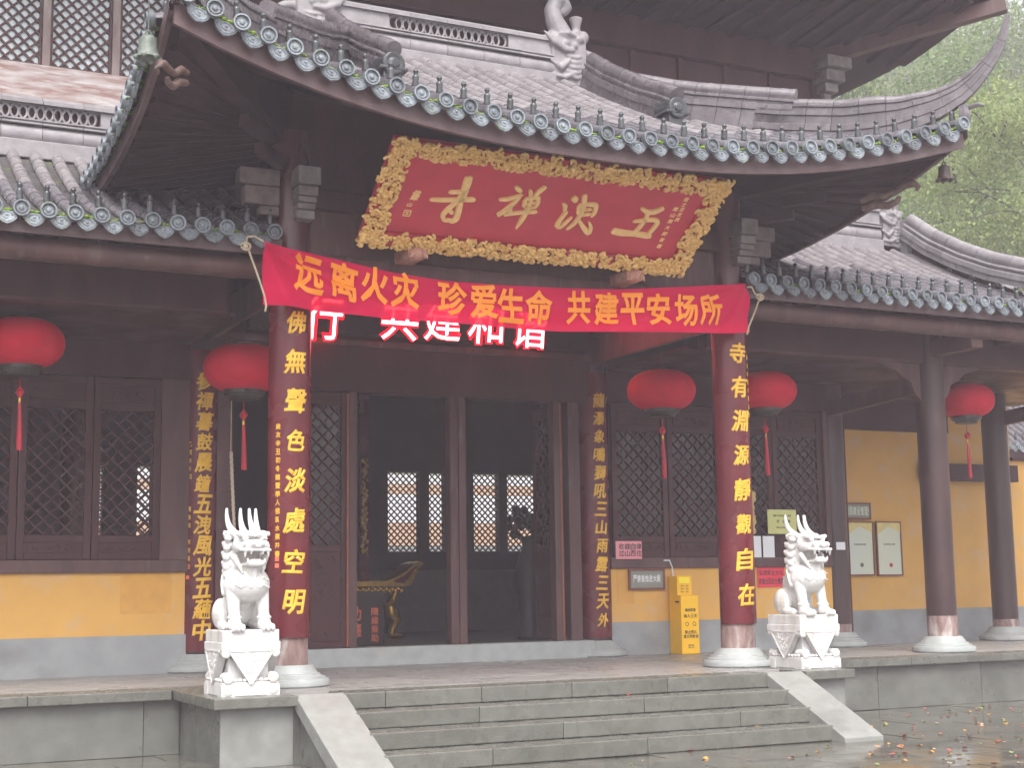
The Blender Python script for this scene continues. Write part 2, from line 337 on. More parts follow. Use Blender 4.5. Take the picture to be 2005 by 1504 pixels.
# floor paving on the platform
for x0, x1, y0, y1 in [(4.246, 9.924, 13.40, 14.95)]:
    n = 5
    for i in range(n):
        for j in range(2): MB().box(x0+(x1-x0)*i/n+.002, x0+(x1-x0)*(i+1)/n-.002, y0+j*.775+.002, y0+(j+1)*.775-.002, H-.095, H-.001).obj('floor_slab', M['platform'], plat)
for j in range(4):
    x = -3.6
    while x < 21: MB().box(x+.002, x+1.198, 14.952+j*.68, 14.952+j*.68+.676, H-.095, H-.002).obj('floor_slab', M['platform'], plat); x += 1.2
# steps
stair = thing('stone_stair', 'four grey granite steps with a sloping slab down each side', 'stairs', (7.1, 12.4, 0))
cuts = [(4.68, 5.10, 6.09, 7.08, 8.2, 9.47), (4.68, 5.9, 7.7, 9.47), (4.68, 6.6, 8.6, 9.47), (4.68, 5.7, 7.3, 9.47)]
for k in range(4):
    for a, b in zip(cuts[k], cuts[k][1:]):
        MB().box(a+.002, b-.002, 12.98-.35*k, 12.98-.35*k+.42, H-.155*(k+1)+.004, H-.155*k+random.uniform(-.003, 0)).obj('step_stone', M['stone'], stair, bevel=.01)
    MB().box(4.7, 9.45, 12.99-.35*k+.05, 13.5, -.1, H-.155*(k+1)-.002).obj('step_core', M['stone_d'], stair)
for x0, x1 in ((4.225, 4.705), (9.445, 9.925)):
    a, b = np.array([13.02, H+.004]), np.array([11.73, .045]); d = (b-a)/np.linalg.norm(b-a); nn = np.array([d[1], -d[0]])*(-1 if d[0]*1 < 0 else 1)
    nn = np.array([-d[1], d[0]]); nn = nn if nn[1] < 0 else -nn
    q = [a, b, b+np.array([.0, -.05]), np.array([11.9, -.0]), a+np.array([0, -.14])]
    q = [a, b, np.array([11.73, -.01]), np.array([11.99, -.01]), a+np.array([.0, -.13])]
    m_ = MB(); n = len(q); m_.add([(x0, p[0], p[1]) for p in q]+[(x1, p[0], p[1]) for p in q], [tuple(range(n)), tuple(range(2*n-1, n-1, -1))]+[(i, n+i, n+(i+1) % n, (i+1) % n) for i in range(n)])
    m_.obj('ramp_slab', M['stone_f'], stair, bevel=.008)
    q = [(13.02, H-.12), (12.03, 0.0), (13.02, 0.0)]; m_ = MB(); m_.add([(x0+.06, *p) for p in q]+[(x1-.06, *p) for p in q], [(0, 1, 2), (5, 4, 3), (0, 3, 4, 1), (1, 4, 5, 2), (2, 5, 3, 0)])
    m_.obj('ramp_cheek', M['stone_d'], stair)
# ============================================================ MARBLE BEASTS
def beast_mesh():
    b = MB(); E = b.sphere
    def cap(p, q, r0_, r1_, n=9):
        p, q = np.array(p, float), np.array(q, float)
        for i in range(n): t_ = i/(n-1); E(p+(q-p)*t_, r0_+(r1_-r0_)*t_, 12, 8)
    E((0, -.11, .42), (.225, .20, .18), 24, 18); E((0, .02, .36), (.17, .18, .2), 16, 12); E((0, .10, .24), (.16, .16, .2), 16, 12); E((0, .17, .15), (.17, .13, .15), 16, 12)
    cap((0, .08, .38), (0, -.03, .56), .15, .155)
    for s in (-1, 1):
        E((s*.135, -.10, .40), (.095, .11, .12), 14, 10)
        cap((s*.148, -.13, .34), (s*.15, -.185, .11), .072, .055); cap((s*.15, -.185, .12), (s*.15, -.20, .05), .06, .068)
        b.lathe([(.05, -.012), (.073, -.008), (.073, .008), (.05, .012)], (s*.15, -.187, .115), 14)
        E((s*.15, -.245, .035), (.072, .075, .045), 12, 8)
        for k in (-1, 0, 1): E((s*.15+k*.046, -.305, .02), (.025, .04, .04), 8, 6)
        E((s*.165, .15, .15), (.085, .13, .145), 14, 10); E((s*.185, .02, .04), (.055, .12, .045), 12, 8)
        for k in (-1, 0, 1): E((s*.185+k*.034, -.085, .03), (.02, .035, .03), 8, 6)
        for i in range(7): t_ = i/6; E((s*(.205+.01*math.sin(t_*3)), -.06+.07*t_, .34+.16*t_), (.022*(1-t_)+.012,)*3, 8, 6)
    for i in range(2):
        for j in range(15): x_ = (j/14-.5)*.34; E((x_, -.305+1.5*x_*x_+.008*i, .40+.07*i+.012*math.cos(j*1.6)), .010, 8, 6)
    cap((0, -.02, .54), (0, -.08, .72), .15, .14)
    for s in (-1, 1):
        for j, (zz, yy, rr) in enumerate(((.87, .02, .062), (.785, .05, .07), (.695, .065, .075), (.605, .06, .075), (.525, .04, .068))):
            E((s*.15, yy-.055, zz), (.062, .08, rr*.68), 14, 8); E((s*.185, yy-.10, zz-.03), (.035, .05, rr*.5), 10, 8); E((s*.075, yy+.03, zz), (.075, .06, rr*.7), 12, 8)
            cap((s*.2, yy-.13, zz-.03), (s*.19, yy-.02, zz+.02), .014, .02, 5)
        cap((s*.15, -.19, .66), (s*.10, -.27, .52), .04, .012, 7)
    # head
    E((0, -.14, .79), (.15, .15, .12), 20, 14); b.box(-.125, .125, -.315, -.14, .85, .885, .94); E((0, -.17, .885), (.12, .12, .03), 14, 8)
    E((0, -.27, .775), (.13, .10, .055), 18, 12); b.box(-.145, .145, -.40, -.2, .718, .742, .95); E((0, -.365, .765), (.12, .05, .03), 14, 8)
    E((0, -.385, .795), (.05, .035, .032), 12, 8)
    for s in (-1, 1):
        E((s*.045, -.398, .785), (.032, .028, .028), 10, 8); E((s*.095, -.36, .785), (.035, .035, .03), 8, 6)
        E((s*.085, -.29, .835), (.036, .034, .022), 12, 8); E((s*.085, -.32, .835), .013, 8, 6)
        cap((s*.03, -.325, .868), (s*.15, -.27, .878), .02, .026, 7); E((s*.14, -.22, .76), (.04, .10, .055), 10, 8)
        cap((s*.115, -.375, .72), (s*.118, -.375, .665), .02, .008, 5); cap((s*.06, -.385, .72), (s*.06, -.385, .69), .012, .008, 4)
        E((s*.17, -.09, .89), (.022, .06, .032), 10, 6); cap((s*.16, -.11, .88), (s*.215, -.05, .91), .026, .01, 6)
        for (bx_, by_, tx_, ty_, tz_, r_) in ((.05, -.19, .045, -.04, 1.115, .04), (.115, -.10, .15, .06, 1.12, .042)):
            P0, P2 = np.array([s*bx_, by_, .88]), np.array([s*tx_, ty_, tz_]); P1_ = np.array([s*(bx_*.3+tx_*.8), by_*.3+ty_*.8+.05, .96])
            for i in range(19): t_ = i/18; p = P0*(1-t_)**2+P1_*2*t_*(1-t_)+P2*t_*t_; E(p, r_*(1-t_)+.016*t_, 12, 8)
    E((0, -.22, .595), (.115, .12, .03), 14, 8); E((0, -.345, .605), (.105, .04, .035), 14, 8); b.box(-.05, .05, -.36, -.2, .62, .645)
    for s in (-1, 1): cap((s*.085, -.365, .62), (s*.085, -.365, .655), .013, .006, 4)
    E((0, -.19, .57), (.12, .10, .06), 12, 8); E((0, -.27, .53), (.06, .045, .08), 12, 8); cap((0, -.29, .55), (.025, -.30, .42), .032, .010, 8)
    cap((.0, .27, .12), (.0, .29, .42), .06, .02, 9)
    return blob(b, 'marble_beast', .0065, M['marble'], 2)
def pedestal(parent, x, y, z):
    w, d = .265, .30
    p = MB().box(x-w, x+w, y-d, y+d, z+.0, z+.125)
    p.box(x-w*.70, x+w*.70, y-d*.72, y+d*.72, z+.12, z+.47, 1.02)
    p.box(x-w-.01, x+w+.01, y-d-.01, y+d+.01, z+.405, z+.485); p.box(x-w, x+w, y-d, y+d, z+.483, z+.592)
    base = p.obj('pedestal', M['marble'], parent, bevel=.008)
    for sx in (-1, 1):
        for sy in (-1, 1):
            q = MB(); q.box(x+sx*(w-.055)-.062, x+sx*(w-.055)+.062, y+sy*(d-.055)-.062, y+sy*(d-.055)+.062, z-.002+.002, z+.10)
            for zz in (.055, .162): q.lathe([(.04, -.072), (.05, -.066), (.05, .066), (.04, .072)], (x+sx*(w-.055), y+sy*(d-.055), z+zz), 14, 'y')
            q.obj('scroll_foot', M['marble'], base, smooth=True)
            q = MB().lathe([(.034, -.05), (.042, -.044), (.042, .044), (.034, .05)], (x+sx*(w-.035), y+sy*(d-.04), z+.385), 14, 'y'); q.obj('corner_scroll', M['marble'], base, smooth=True)
    for ax in range(4):                                                     # bead row and triangular carved cloth on each side
        L_ = d if ax % 2 else w; W_ = w if ax % 2 else d
        q = MB()
        for i in range(9):
            t_ = (i/8-.5)*2*(L_-.07); q.sphere((t_, -W_+.012, .142), (.024, .02, .018), 8, 6)
        c = MB(); c.prism([(-L_*.78, .405), (L_*.78, .405), (.0, .10)], -W_-.012, -W_+.06)
        r_ = MB(); o2 = [(-L_*.78, .405), (L_*.78, .405), (0, .10)]
        for i in range(3):
            a_, b_ = o2[i], o2[(i+1) % 3]; r_.obox((a_[0], -W_-.014, a_[1]), (b_[0], -W_-.014, b_[1]), .014, .012, up=(0, 1, 0))
        for i in range(26):
            zz = random.uniform(.2, .38); xx = random.uniform(-1, 1)*L_*.6*(zz-.12)/.29; an = random.uniform(0, 6)
            r_.tube([(xx+.022*math.cos(an+k_*.9)*(1-k_*.13), -W_-.013, zz+.022*math.sin(an+k_*.9)*(1-k_*.13)) for k_ in range(6)], .006, 5)
        T = Matrix.Translation((x, y, z)) @ Matrix.Rotation(ax*PI/2, 4, 'Z')
        for mb_, nm in ((q, 'bead_row'), (c, 'hanging_cloth'), (r_, 'cloth_carving')):
            mb_.xf(T); mb_.obj(nm, M['marble'], base, smooth=True, kind='stuff' if nm == 'cloth_carving' else None)
bm_ = beast_mesh()
for nm_, x, y, lab in (('l', 3.86, 13.47, 'white marble horned beast on the pedestal beside the left end of the steps'), ('r', 10.42, 13.60, 'white marble horned beast on the pedestal beside the right end of the steps')):
    t_ = thing('marble_beast_statue', lab, 'statue', (x, y, H), 'guardian statues beside the steps')
    pedestal(t_, x, y, H); o = place(bm_, Matrix.Translation((x, y+.0, H+.59)) @ Matrix.Rotation(.06, 4, 'Z'), 'beast', t_); o.scale = (.95, 1, 1)
# ============================================================ ROOF TILE KIT
def half_tile(r0_=.072, r1_=.066, L_=.345, n=7):
    v = []; f = []
    for (y, r) in ((0, r0_), (L_, r1_)):
        for k in range(n): a = PI*k/(n-1); v.append((r*math.cos(a), y, r*math.sin(a)))
    f = [(k, k+1, n+k+1, n+k) for k in range(n-1)]+[tuple(range(n))]
    return v, f
hv, hf = half_tile(); T_BAR = MB().add(hv, hf).mesh('barrel_tile', M['tile'], True); T_BARD = MB().add(hv, hf).mesh('barrel_tile', M['tile_dry'], True)
T_DISC = MB().lathe([(.0, -.02), (.018, -.016), (.026, -.002), (.045, -.002), (.05, -.014), (.055, -.002), (.060, -.0), (.063, -.02), (.078, -.02), (.078, .03), (.07, .06)], (0, 0, 0), 22, 'y').mesh('eave_disc', M['disc'], True)
def drip():
    b = MB(); out = [(-.118, .02), (-.06, -.004), (0, -.012), (.06, -.004), (.118, .02), (.108, -.04), (.085, -.085), (.048, -.118), (0, -.138), (-.048, -.118), (-.085, -.085), (-.108, -.04)]
    b.prism(out, -.012, .012); inn = [(x*.84, -.01+(z+.055)*.8-.045) for x, z in out]; b.prism(inn, -.018, 0)
    b.tube([(.05*math.cos(k), -.018, -.05+.034*math.sin(k)) for k in np.linspace(0, 5, 9)], .009, 5); b.sphere((0, -.018, -.05), (.016, .012, .016), 8, 6)
    return b.mesh('drip_tile', M['disc'], True)
T_DRIP = drip()
T_NAIL = MB().lathe([(.034, 0), (.036, .02), (.028, .06), (.034, .085), (.03, .105), (.016, .118), (.02, .13), (.027, .148), (.02, .166), (.006, .178)], (0, 0, 0), 10).mesh('nail_cap', M['nail'], True)
def row_frames(pts, step=.31):
    P = [np.array(p, float) for p in pts]; seg = [np.linalg.norm(P[i+1]-P[i]) for i in range(len(P)-1)]; cum = np.concatenate([[0], np.cumsum(seg)]); n = max(1, int(round(cum[-1]/step))); out = []
    A = np.array(P)
    at = lambda s_: np.array([np.interp(s_, cum, A[:, k]) for k in range(3)])
    for i in range(n): out.append((at(cum[-1]*i/n), at(cum[-1]*min(1, (i+1)/n)), cum[-1]*i/n, cum[-1]))
    return out
def frame(a, b, side):
    y = b-a; y = y/np.linalg.norm(y); x = np.array(side, float); x = x-y*np.dot(x, y); x /= np.linalg.norm(x); z = np.cross(x, y)
    if z[2] < 0: x = -x; z = -z
    return x, y, z
def tile_roof(parent, rows, side, limit=300, dry_from=1.2, nails=True, discs=True, stuff_only=False, moss=.6, max_h=None):
    """rows: list of point lists from eave to top. One object per barrel tile up to the limit."""
    bars = []
    for R in rows:
        for fr in row_frames(R): bars.append((fr, frame(fr[0], fr[1], side)))
    bars.sort(key=lambda q: np.linalg.norm(q[0][0]-O))
    extra = MB(); c = 0
    for (a, b, s_, L_), (x, y, z) in bars:
        Mx = basis(a+z*(.005+.004*random.random())-y*.02, x, y, z)
        if c < limit and not stuff_only:
            place(T_BARD if s_ > dry_from+random.uniform(-.25, .25) else T_BAR, Mx, 'barrel_tile', parent); c += 1
        else: extra.add([tuple(Mx @ Vector(p)) for p in hv], hf)
    if extra.v: extra.obj('barrel_tiles', M['tile'], parent, True, kind='stuff')
    # pan tiles: overlapping curved courses in every valley
    pan = MB(); ms = MB()
    for R0, R1 in zip(rows, rows[1:]):
        n = 13; f0 = [np.array(p) for p in R0]; f1 = [np.array(p) for p in R1]
        def samp(R, k):
            A = np.array(R); cum = np.concatenate([[0], np.cumsum(np.linalg.norm(np.diff(A, axis=0), axis=1))]); s_ = np.linspace(0, cum[-1], k+1)
            return np.stack([np.interp(s_, cum, A[:, j]) for j in range(3)], 1), cum[-1]
        k = max(1, int(round(min(samp(R0, 2)[1], samp(R1, 2)[1])/.115))); a0, _ = samp(R0, k); a1, _ = samp(R1, k)
        for i in range(k):
            lo, hi = [], []
            for j in range(5):
                t_ = j/4; sag = -.045*math.sin(PI*t_)+.01
                lo.append(a0[i]*(1-t_)+a1[i]*t_+np.array([0, 0, sag+.024])); hi.append(a0[i+1]*(1-t_)+a1[i+1]*t_+np.array([0, 0, sag+.002]))
            dn = [p-np.array([0, 0, .022]) for p in lo]
            pan.grid([dn, lo, hi])
        if discs:
            mid = (f0[0]+f1[0])/2; x, y, z = frame(mid, (f0[min(3, len(f0)-1)]+f1[min(3, len(f1)-1)])/2, f1[0]-f0[0]); yh = y*np.array([1, 1, 0]); yh /= np.linalg.norm(yh)
            x = f1[0]-f0[0]; wd = np.linalg.norm(x); x = x/wd
            if np.dot(np.cross(x, yh), (0, 0, 1)) < 0: x = -x
            up = np.cross(x, yh)
            T = basis(mid-yh*.03+np.array([0, 0, -.042]), x*min(1.0, wd/.255), yh, up) @ Matrix.Rotation(-.18+random.uniform(-.08, .08), 4, 'X') @ Matrix.Rotation(random.uniform(-.09, .09), 4, 'Y')
            place(T_DRIP, T, 'drip_tile', parent)
            if random.random() < moss:
                for q in range(10):
                    t_ = random.uniform(-.8, .8); ms.sphere(mid-yh*random.uniform(-.06, .05)+x*t_*.1+np.array([0, 0, -.012-.02*(1-t_*t_)]), (random.uniform(.015, .04), random.uniform(.015, .034), random.uniform(.01, .022)), 6, 4)
    pan.obj('pan_tiles', M['pan'], parent, True, kind='stuff')
    if ms.v: ms.obj('eave_moss', M['moss'], parent, True, kind='stuff')
    if discs:
        for R in rows:
            a, b = np.array(R[0]), np.array(R[min(3, len(R)-1)]); x, y, z = frame(a, b, side); yh = y*np.array([1, 1, 0]); yh /= np.linalg.norm(yh); xx = np.cross(yh, (0, 0, 1))
            place(T_DISC, basis(a-y*.085+np.array([0, 0, .02]), xx, yh, np.array([0, 0, 1.])) @ Matrix.Rotation(random.uniform(-.1, .08), 4, 'X') @ Matrix.Rotation(random.uniform(-.06, .06), 4, 'Z') @ Matrix.Rotation(random.uniform(0, 6), 4, 'Y'), 'eave_disc', parent)
            if nails: place(T_NAIL, Matrix.Translation(tuple(a+y*.10+z*.066)) @ Matrix.Rotation(random.uniform(0, 6), 4, 'Z') @ Matrix.Rotation(random.uniform(-.08, .08), 4, 'X'), 'nail_cap', parent)
def sweep_ridge(parent, pts, prof, seg=.32, mat_=None, name='ridge_tile', scl=None, side=None):
    A = np.array(pts, float); cum = np.concatenate([[0], np.cumsum(np.linalg.norm(np.diff(A, axis=0), axis=1))]); n = max(1, int(round(cum[-1]/seg)))
    at = lambda s_: np.array([np.interp(s_, cum, A[:, k]) for k in range(3)])
    for i in range(n):
        ss = np.linspace(cum[-1]*i/n+.003, cum[-1]*(i+1)/n-.003, 4); rows = []
        for s_ in ss:
            p = at(s_); d = at(min(cum[-1], s_+.06))-at(max(0, s_-.06)); d /= np.linalg.norm(d)
            sd_ = np.cross(d, (0, 0, 1.)) if side is None else np.array(side, float); sd_ /= np.linalg.norm(sd_); up = np.cross(sd_, d)
            if up[2] < 0: sd_ = -sd_; up = -up
            k_ = scl(s_/cum[-1]) if scl else 1
            rows.append([p+sd_*q[0]*k_+up*q[1]*k_ for q in prof])
        b = MB(); m_ = len(prof); b.add([p for r in rows for p in r], [(r*m_+j, r*m_+(j+1) % m_, (r+1)*m_+(j+1) % m_, (r+1)*m_+j) for r in range(3) for j in range(m_)]+[tuple(range(m_)), tuple(3*m_+j for j in range(m_))])
        b.obj(name, mat_ or M['ridge_d'], parent, True)
def rprof(w, layers):                                                        # layers: list of (halfwidth, z), closed with a half-round top
    L_ = [(a, z) for a, z in layers]; zt = L_[-1][1]; rt = L_[-1][0]
    arc = [(rt*math.cos(a), zt+rt*math.sin(a)) for a in np.linspace(0, PI, 8)]
    return L_[:-1]+arc+[(-a, z) for a, z in L_[::-1][1:]]
PROF_HI = rprof(0, [(.085, -.06), (.085, .02), (.105, .03), (.105, .10), (.075, .115), (.075, .14), (.098, .15), (.098, .17), (.075, .185), (.075, .2), (.085, .215), (.085, .26)])
PROF_UP = rprof(0, [(.085, -.3), (.085, .02), (.105, .03), (.105, .10), (.075, .115), (.075, .14), (.098, .15), (.098, .17), (.075, .185), (.075, .2), (.085, .215), (.085, .245)])
PROF_LO = rprof(0, [(.085, -.34), (.085, -.2), (.1, -.19), (.1, -.12), (.085, -.11), (.085, -.02), (.105, -.01), (.105, .055), (.08, .065), (.08, .085), (.1, .095), (.1, .115), (.075, .125), (.075, .135)])
def main_ridge(parent, x0, x1, y, z, lat=None, hgt=.46, m_=None):
    """ornamental ridge: half-round base, ledges, openwork band, cap"""
    m_ = m_ or M['ridge']
    n = max(2, int((x1-x0)/.45))
    for i in range(n):
        a, b = x0+(x1-x0)*i/n+.003, x0+(x1-x0)*(i+1)/n-.003
        MB().tube([(a, y, z+.06), (b, y, z+.06)], .12, 16).obj('ridge_roll', m_, parent, True)
        MB().box(a, b, y-.13, y+.13, z+.165, z+.187).box(a, b, y-.10, y+.10, z+.185, z+.21).box(a, b, y-.125, y+.125, z+.208, z+.228).obj('ridge_ledge', m_, parent, bevel=.004)
        MB().box(a, b, y-.115, y+.115, z+hgt-.045, z+hgt).tube([(a, y, z+hgt), (b, y, z+hgt)], .065, 12).obj('ridge_cap', m_, parent)
    MB().box(x0, x1, y-.16, y+.16, z-.24, z-.03).obj('ridge_mortar', m_, parent, bevel=.01)
    for a, b in ([(x0, lat[0]), (lat[1], x1)] if lat else [(x0, x1)]):
        if b-a > .02: MB().box(a, b, y-.08, y+.08, z+.226, z+hgt-.043).obj('ridge_panel', m_, parent)
    if lat:
        zc, rr = z+(.226+hgt-.043)/2, (hgt-.043-.226)/2; b = MB(); xx = lat[0]+rr
        while xx < lat[1]-rr*.4:
            for zo in (-rr/2, rr/2):
                b.tube([(xx+rr*.98*math.cos(k), y-.05, zc+rr*.98*math.sin(k)) for k in np.linspace(0, 2*PI, 17)], .016, 5, False) if zo < 0 else None
            xx += rr*1.0
        b.obj('openwork', m_, parent, True, kind='stuff'); MB().box(lat[0], lat[1], y+.02, y+.05, z+.22, z+hgt-.04).obj('openwork_back', M['wood'], parent)
def chiwen(mir, scale=1.0):
    """ridge-end dragon, biting the ridge towards -x when mir=1"""
    b = MB(); E = b.sphere
    def cap(P, r):
        P = [np.array(p, float) for p in P]
        for (p, q, a, c) in zip(P, P[1:], r, r[1:]):
            for i in range(7): t_ = i/6; E(p+(q-p)*t_, (a+(c-a)*t_), 12, 8)
    b.box(-.22, .24, -.11, .11, -.22, .42)
    E((-.05, 0, .38), (.26, .13, .2), 16, 10); E((.12, 0, .42), (.16, .12, .16), 14, 10)
    cap([(-.02, 0, .5), (-.12, 0, .68), (-.16, 0, .82), (-.1, 0, .95), (.0, 0, .98), (.06, 0, .9), (.02, 0, .83), (-.03, 0, .84)], [.15, .125, .105, .1, .09, .08, .06, .045])
    for s in (-1, 1):
        E((-.02, s*.12, .36), (.05, .035, .045), 10, 8); E((.12, s*.115, .34), (.04, .03, .04), 10, 8)
        cap([(-.1, s*.11, .48), (.02, s*.13, .5), (.12, s*.12, .47)], [.025, .035, .02])
        cap([(-.32, s*.11, .47), (-.2, s*.13, .34), (-.04, s*.13, .26), (.08, s*.12, .27)], [.02, .045, .045, .03])      # lip sweep
        for k in range(5): cap([(.0+.0*k, s*.11, .19-.07*k), (.12, s*.125, .17-.07*k), (.2, s*.11, .2-.07*k)], [.02, .028, .015])
        cap([(-.24, s*.11, .1), (-.1, s*.13, .0), (.02, s*.12, .12)], [.025, .04, .03]); cap([(-.22, s*.11, -.1), (-.05, s*.12, -.12), (.1, s*.12, -.05)], [.03, .035, .03])
        E((.2, s*.1, .44), (.07, .05, .06), 10, 8); E((-.05, s*.085, .96), (.04, .03, .04), 8, 6)
    cap([(.22, 0, .42), (.3, 0, .52)], [.1, .09]); b.lathe([(.07, .5), (.085, .55), (.055, .58), (.06, .62), (.095, .75), (.07, .76)], (.2, 0, .02), 12)
    cap([(.25, 0, .3), (.42, 0, .28), (.5, 0, .24)], [.07, .06, .05]); b.box(.12, .3, -.1, .1, -.25, .45)
    me = blob(b, 'ridge_dragon', .016, M['ridge'], 2)
    if mir < 0:
        for v in me.vertices: v.co.x *= -1
        me.flip_normals()
    return me
CHI_R = chiwen(1); CHI_L = chiwen(-1)
# ============================================================ ENTRANCE PAVILION
XC, YE, ZE = 7.2, 12.1, 6.01
P1, P2, YP = 4.55, 9.98, 14.25
pav = thing('entrance_pavilion', 'central entrance pavilion with sweeping upturned grey tile roof above the steps', 'pavilion', (XC, YP, H))
HX = 4.42
lift = lambda q: .75*min(1.12, max(0, q))**2.4
def f_eave(u): return YE-.22*(abs(u)/HX)**4
def f_z(y, u):
    tau = (y-YE)/4.1; z = ZE+2.13*(.82*tau+.18*tau*abs(tau)); d = y-f_eave(u)
    return z+lift(abs(u)/4.5)*max(0, 1-max(0, d)/3.2)**1.2
def hip_y(u): return 14.95-3.1*(abs(u)-1.75)/2.75
rows = []
nr = 36
for i in range(nr):
    u = -HX+.07+(2*HX-.14)*i/(nr-1); y0 = f_eave(u); y1 = 16.05 if abs(u) < 1.72 else max(y0+.16, hip_y(u)-.05)
    rows.append([(XC+u, y, f_z(y, u)) for y in np.linspace(y0, y1, 14)])
roof = link(bpy.data.objects.new('roof', None)); roof.location = (XC, YP, 6); roof.parent = pav; roof.matrix_parent_inverse = base_inv(pav)
tile_roof(roof, rows, (1, 0, 0), 300, dry_from=1.0, moss=.75)
def s_z(ds, y):
    tau = ds*1.06/4.1; v_ = max(0, 1-(y-11.88)/4.4); return ZE+2.13*(.82*tau+.18*tau*tau)+lift(v_*.98)*max(0, 1-ds/3.2)**1.2
for sgn in (-1, 1):
    srows = []
    for i in range(20):
        y = 12.12+.25*i; xe = HX+.10*max(0, 1-(y-11.88)/4.4)**4; xi = 1.8 if y > 14.9 else 1.75+2.75*(14.95-y)/3.1+.06
        if xe-xi < .2: continue
        srows.append([(XC+sgn*(xe-d), y, s_z(d, y)) for d in np.linspace(0, xe-xi, 12)])
    tile_roof(roof, srows, (0, 1, 0), 0, stuff_only=True, nails=True, moss=.9)
    # side soffit and fascia
    g_ = []
    for y in np.linspace(11.9, 17.4, 24):
        xe = HX+.10*max(0, 1-(y-11.88)/4.4)**4; xi = (P2-XC-.05) if y > 14.25 else max(.02, (P2-XC)+(y-14.25)*-(HX-(P2-XC))/(14.25-11.88)) if True else 0
        g_.append([(XC+sgn*(xe-.06-(xe-.06-xi)*k/8), y+.0, s_z((xe-xi)*k/8*.55, y)-.17) for k in range(9)])
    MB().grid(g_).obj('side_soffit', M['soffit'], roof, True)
    fa = []
    for y in np.linspace(11.9, 17.2, 30):
        xe = HX+.10*max(0, 1-(y-11.88)/4.4)**4-.03; z = s_z(0, y); fa.append([(XC+sgn*xe, y, z-.05), (XC+sgn*xe, y, z-.23), (XC+sgn*(xe-.05), y, z-.23), (XC+sgn*(xe-.05), y, z-.05)])
    MB().grid(fa).obj('side_eave_board', M['fascia'], roof, False)
    # hip ridge: top line read off the picture in the vertical plane through the hip, mirrored for the far side
    A_, B_ = np.array([XC+1.75, 14.95, 0]), np.array([XC+4.5, 11.85, 0]); nn = np.cross(B_-A_, (0, 0, 1.))
    tops = [at_plane(u, v, A_, nn) for u, v in ((1560, 196), (1654, 198), (1759, 187), (1829, 168), (1870, 149), (1898, 131), (1922, 109), (1944, 87), (1957, 65), (1965, 45), (1972, 22))]
    tops = [at_plane(1480, 190, A_, nn), at_plane(1520, 194, A_, nn)]+tops
    tops = [np.array([XC+sgn*(p[0]-XC), p[1], p[2]-.21*float(np.interp(i, (0, 6, len(tops)-1), (1, .8, .15)))]) for i, p in enumerate(tops)]
    hipm = lambda s_: float(np.interp(s_, (0, .42, .7, .85, 1), (1, 1, .5, .27, .1)))
    sweep_ridge(roof, tops, PROF_LO, .3, M['ridge_d'], 'hip_ridge_tile', hipm)
    upt = [at_plane(u, v, A_, nn) for u, v in ((1222, 141), (1260, 147), (1305, 155), (1357, 161), (1450, 168), (1550, 175))]
    sweep_ridge(roof, [np.array([XC+sgn*(p[0]-XC), p[1], p[2]-.33]) for p in upt], PROF_UP, .32, M['ridge_d'], 'hip_ridge_tile')
    # descending ridge on the front slope and its end box
    xr = XC+sgn*1.75; zt = [at_x(u, v, XC+1.75) for u, v in ((1149, 103), (1183, 124), (1221, 140), (1251, 152), (1296, 164), (1316, 172))]
    sweep_ridge(roof, [(xr, p[1], p[2]-.33) for p in zt], PROF_UP, .33, M['ridge_d'], 'descending_ridge_tile', side=(1, 0, 0))
    e = MB().box(xr-.105, xr+.105, 13.62, 13.9, 6.55, 6.99); e.tube([(xr, 13.60, 7.0), (xr, 13.92, 7.06)], .125, 14); e.lathe([(.0, -.03), (.05, -.026), (.06, -.0), (.1, -.01), (.128, .0), (.12, .05)], (xr, 13.59, 7.0), 16, 'y')
    e.box(xr-.16, xr+.16, 13.58, 13.93, 6.93, 6.965)
    e.obj('ridge_end_box', M['nail'], roof, True, bevel=.01)
    place(CHI_R if sgn > 0 else CHI_L, Matrix.Translation((xr-sgn*.06, 16.2, 8.28)) @ Matrix.Scale(1.0, 4), 'ridge_dragon', roof)
    # corner: curled end tile, hanging bracket carving
    c = np.array([XC+sgn*(HX+.06), 11.86, s_z(0, 11.9)])
    b = MB(); b.lathe([(.0, -.04), (.05, -.05), (.13, -.02), (.15, .02), (.13, .08)], (0, 0, 0), 14, 'y'); b.tube([(0, -.02, .1), (.0, -.12, .13), (0, -.2, .1)], [.03, .025, .01], 6)
    b.xf(Matrix.Translation((c[0], c[1]+.03, c[2]+.02)) @ Matrix.Rotation(sgn*PI/4, 4, 'Z')); b.obj('corner_end_tile', M['ridge_d'], roof, True)
    # corner beam with scrolled nose under the corner
    pc = np.array([(P2-XC), YP]); q = MB(); a = np.array([XC+sgn*pc[0], YP, 6.25]); e_ = np.array([XC+sgn*4.28, 12.05, 6.42]); q.obox(a, e_, .16, .2); q.obj('corner_beam', M['soffit'], roof)
    n_ = at_plane(1790, 362, (P2, YP, 0), np.cross((HX+XC-P2, 11.9-YP, 0), (0, 0, 1.)));
    if sgn < 0: n_ = at_plane(312, 128, (P1, YP, 0), np.cross((XC-HX-P1, 11.9-YP, 0), (0, 0, 1.))); n_[0] = 2*XC-n_[0]
    dd = np.array([HX+XC-P2, 11.9-YP, 0]); dd /= np.linalg.norm(dd)
    sc = [(-.62, -.1, .035), (-.48, -.06, .045), (-.34, -.09, .04), (-.22, -.05, .04), (-.1, .01, .045), (.0, .02, .045), (.05, -.03, .035), (.02, -.07, .02)]
    if sgn < 0: sc = [(s_, z_-s_*.42, r_*.75) for s_, z_, r_ in sc]
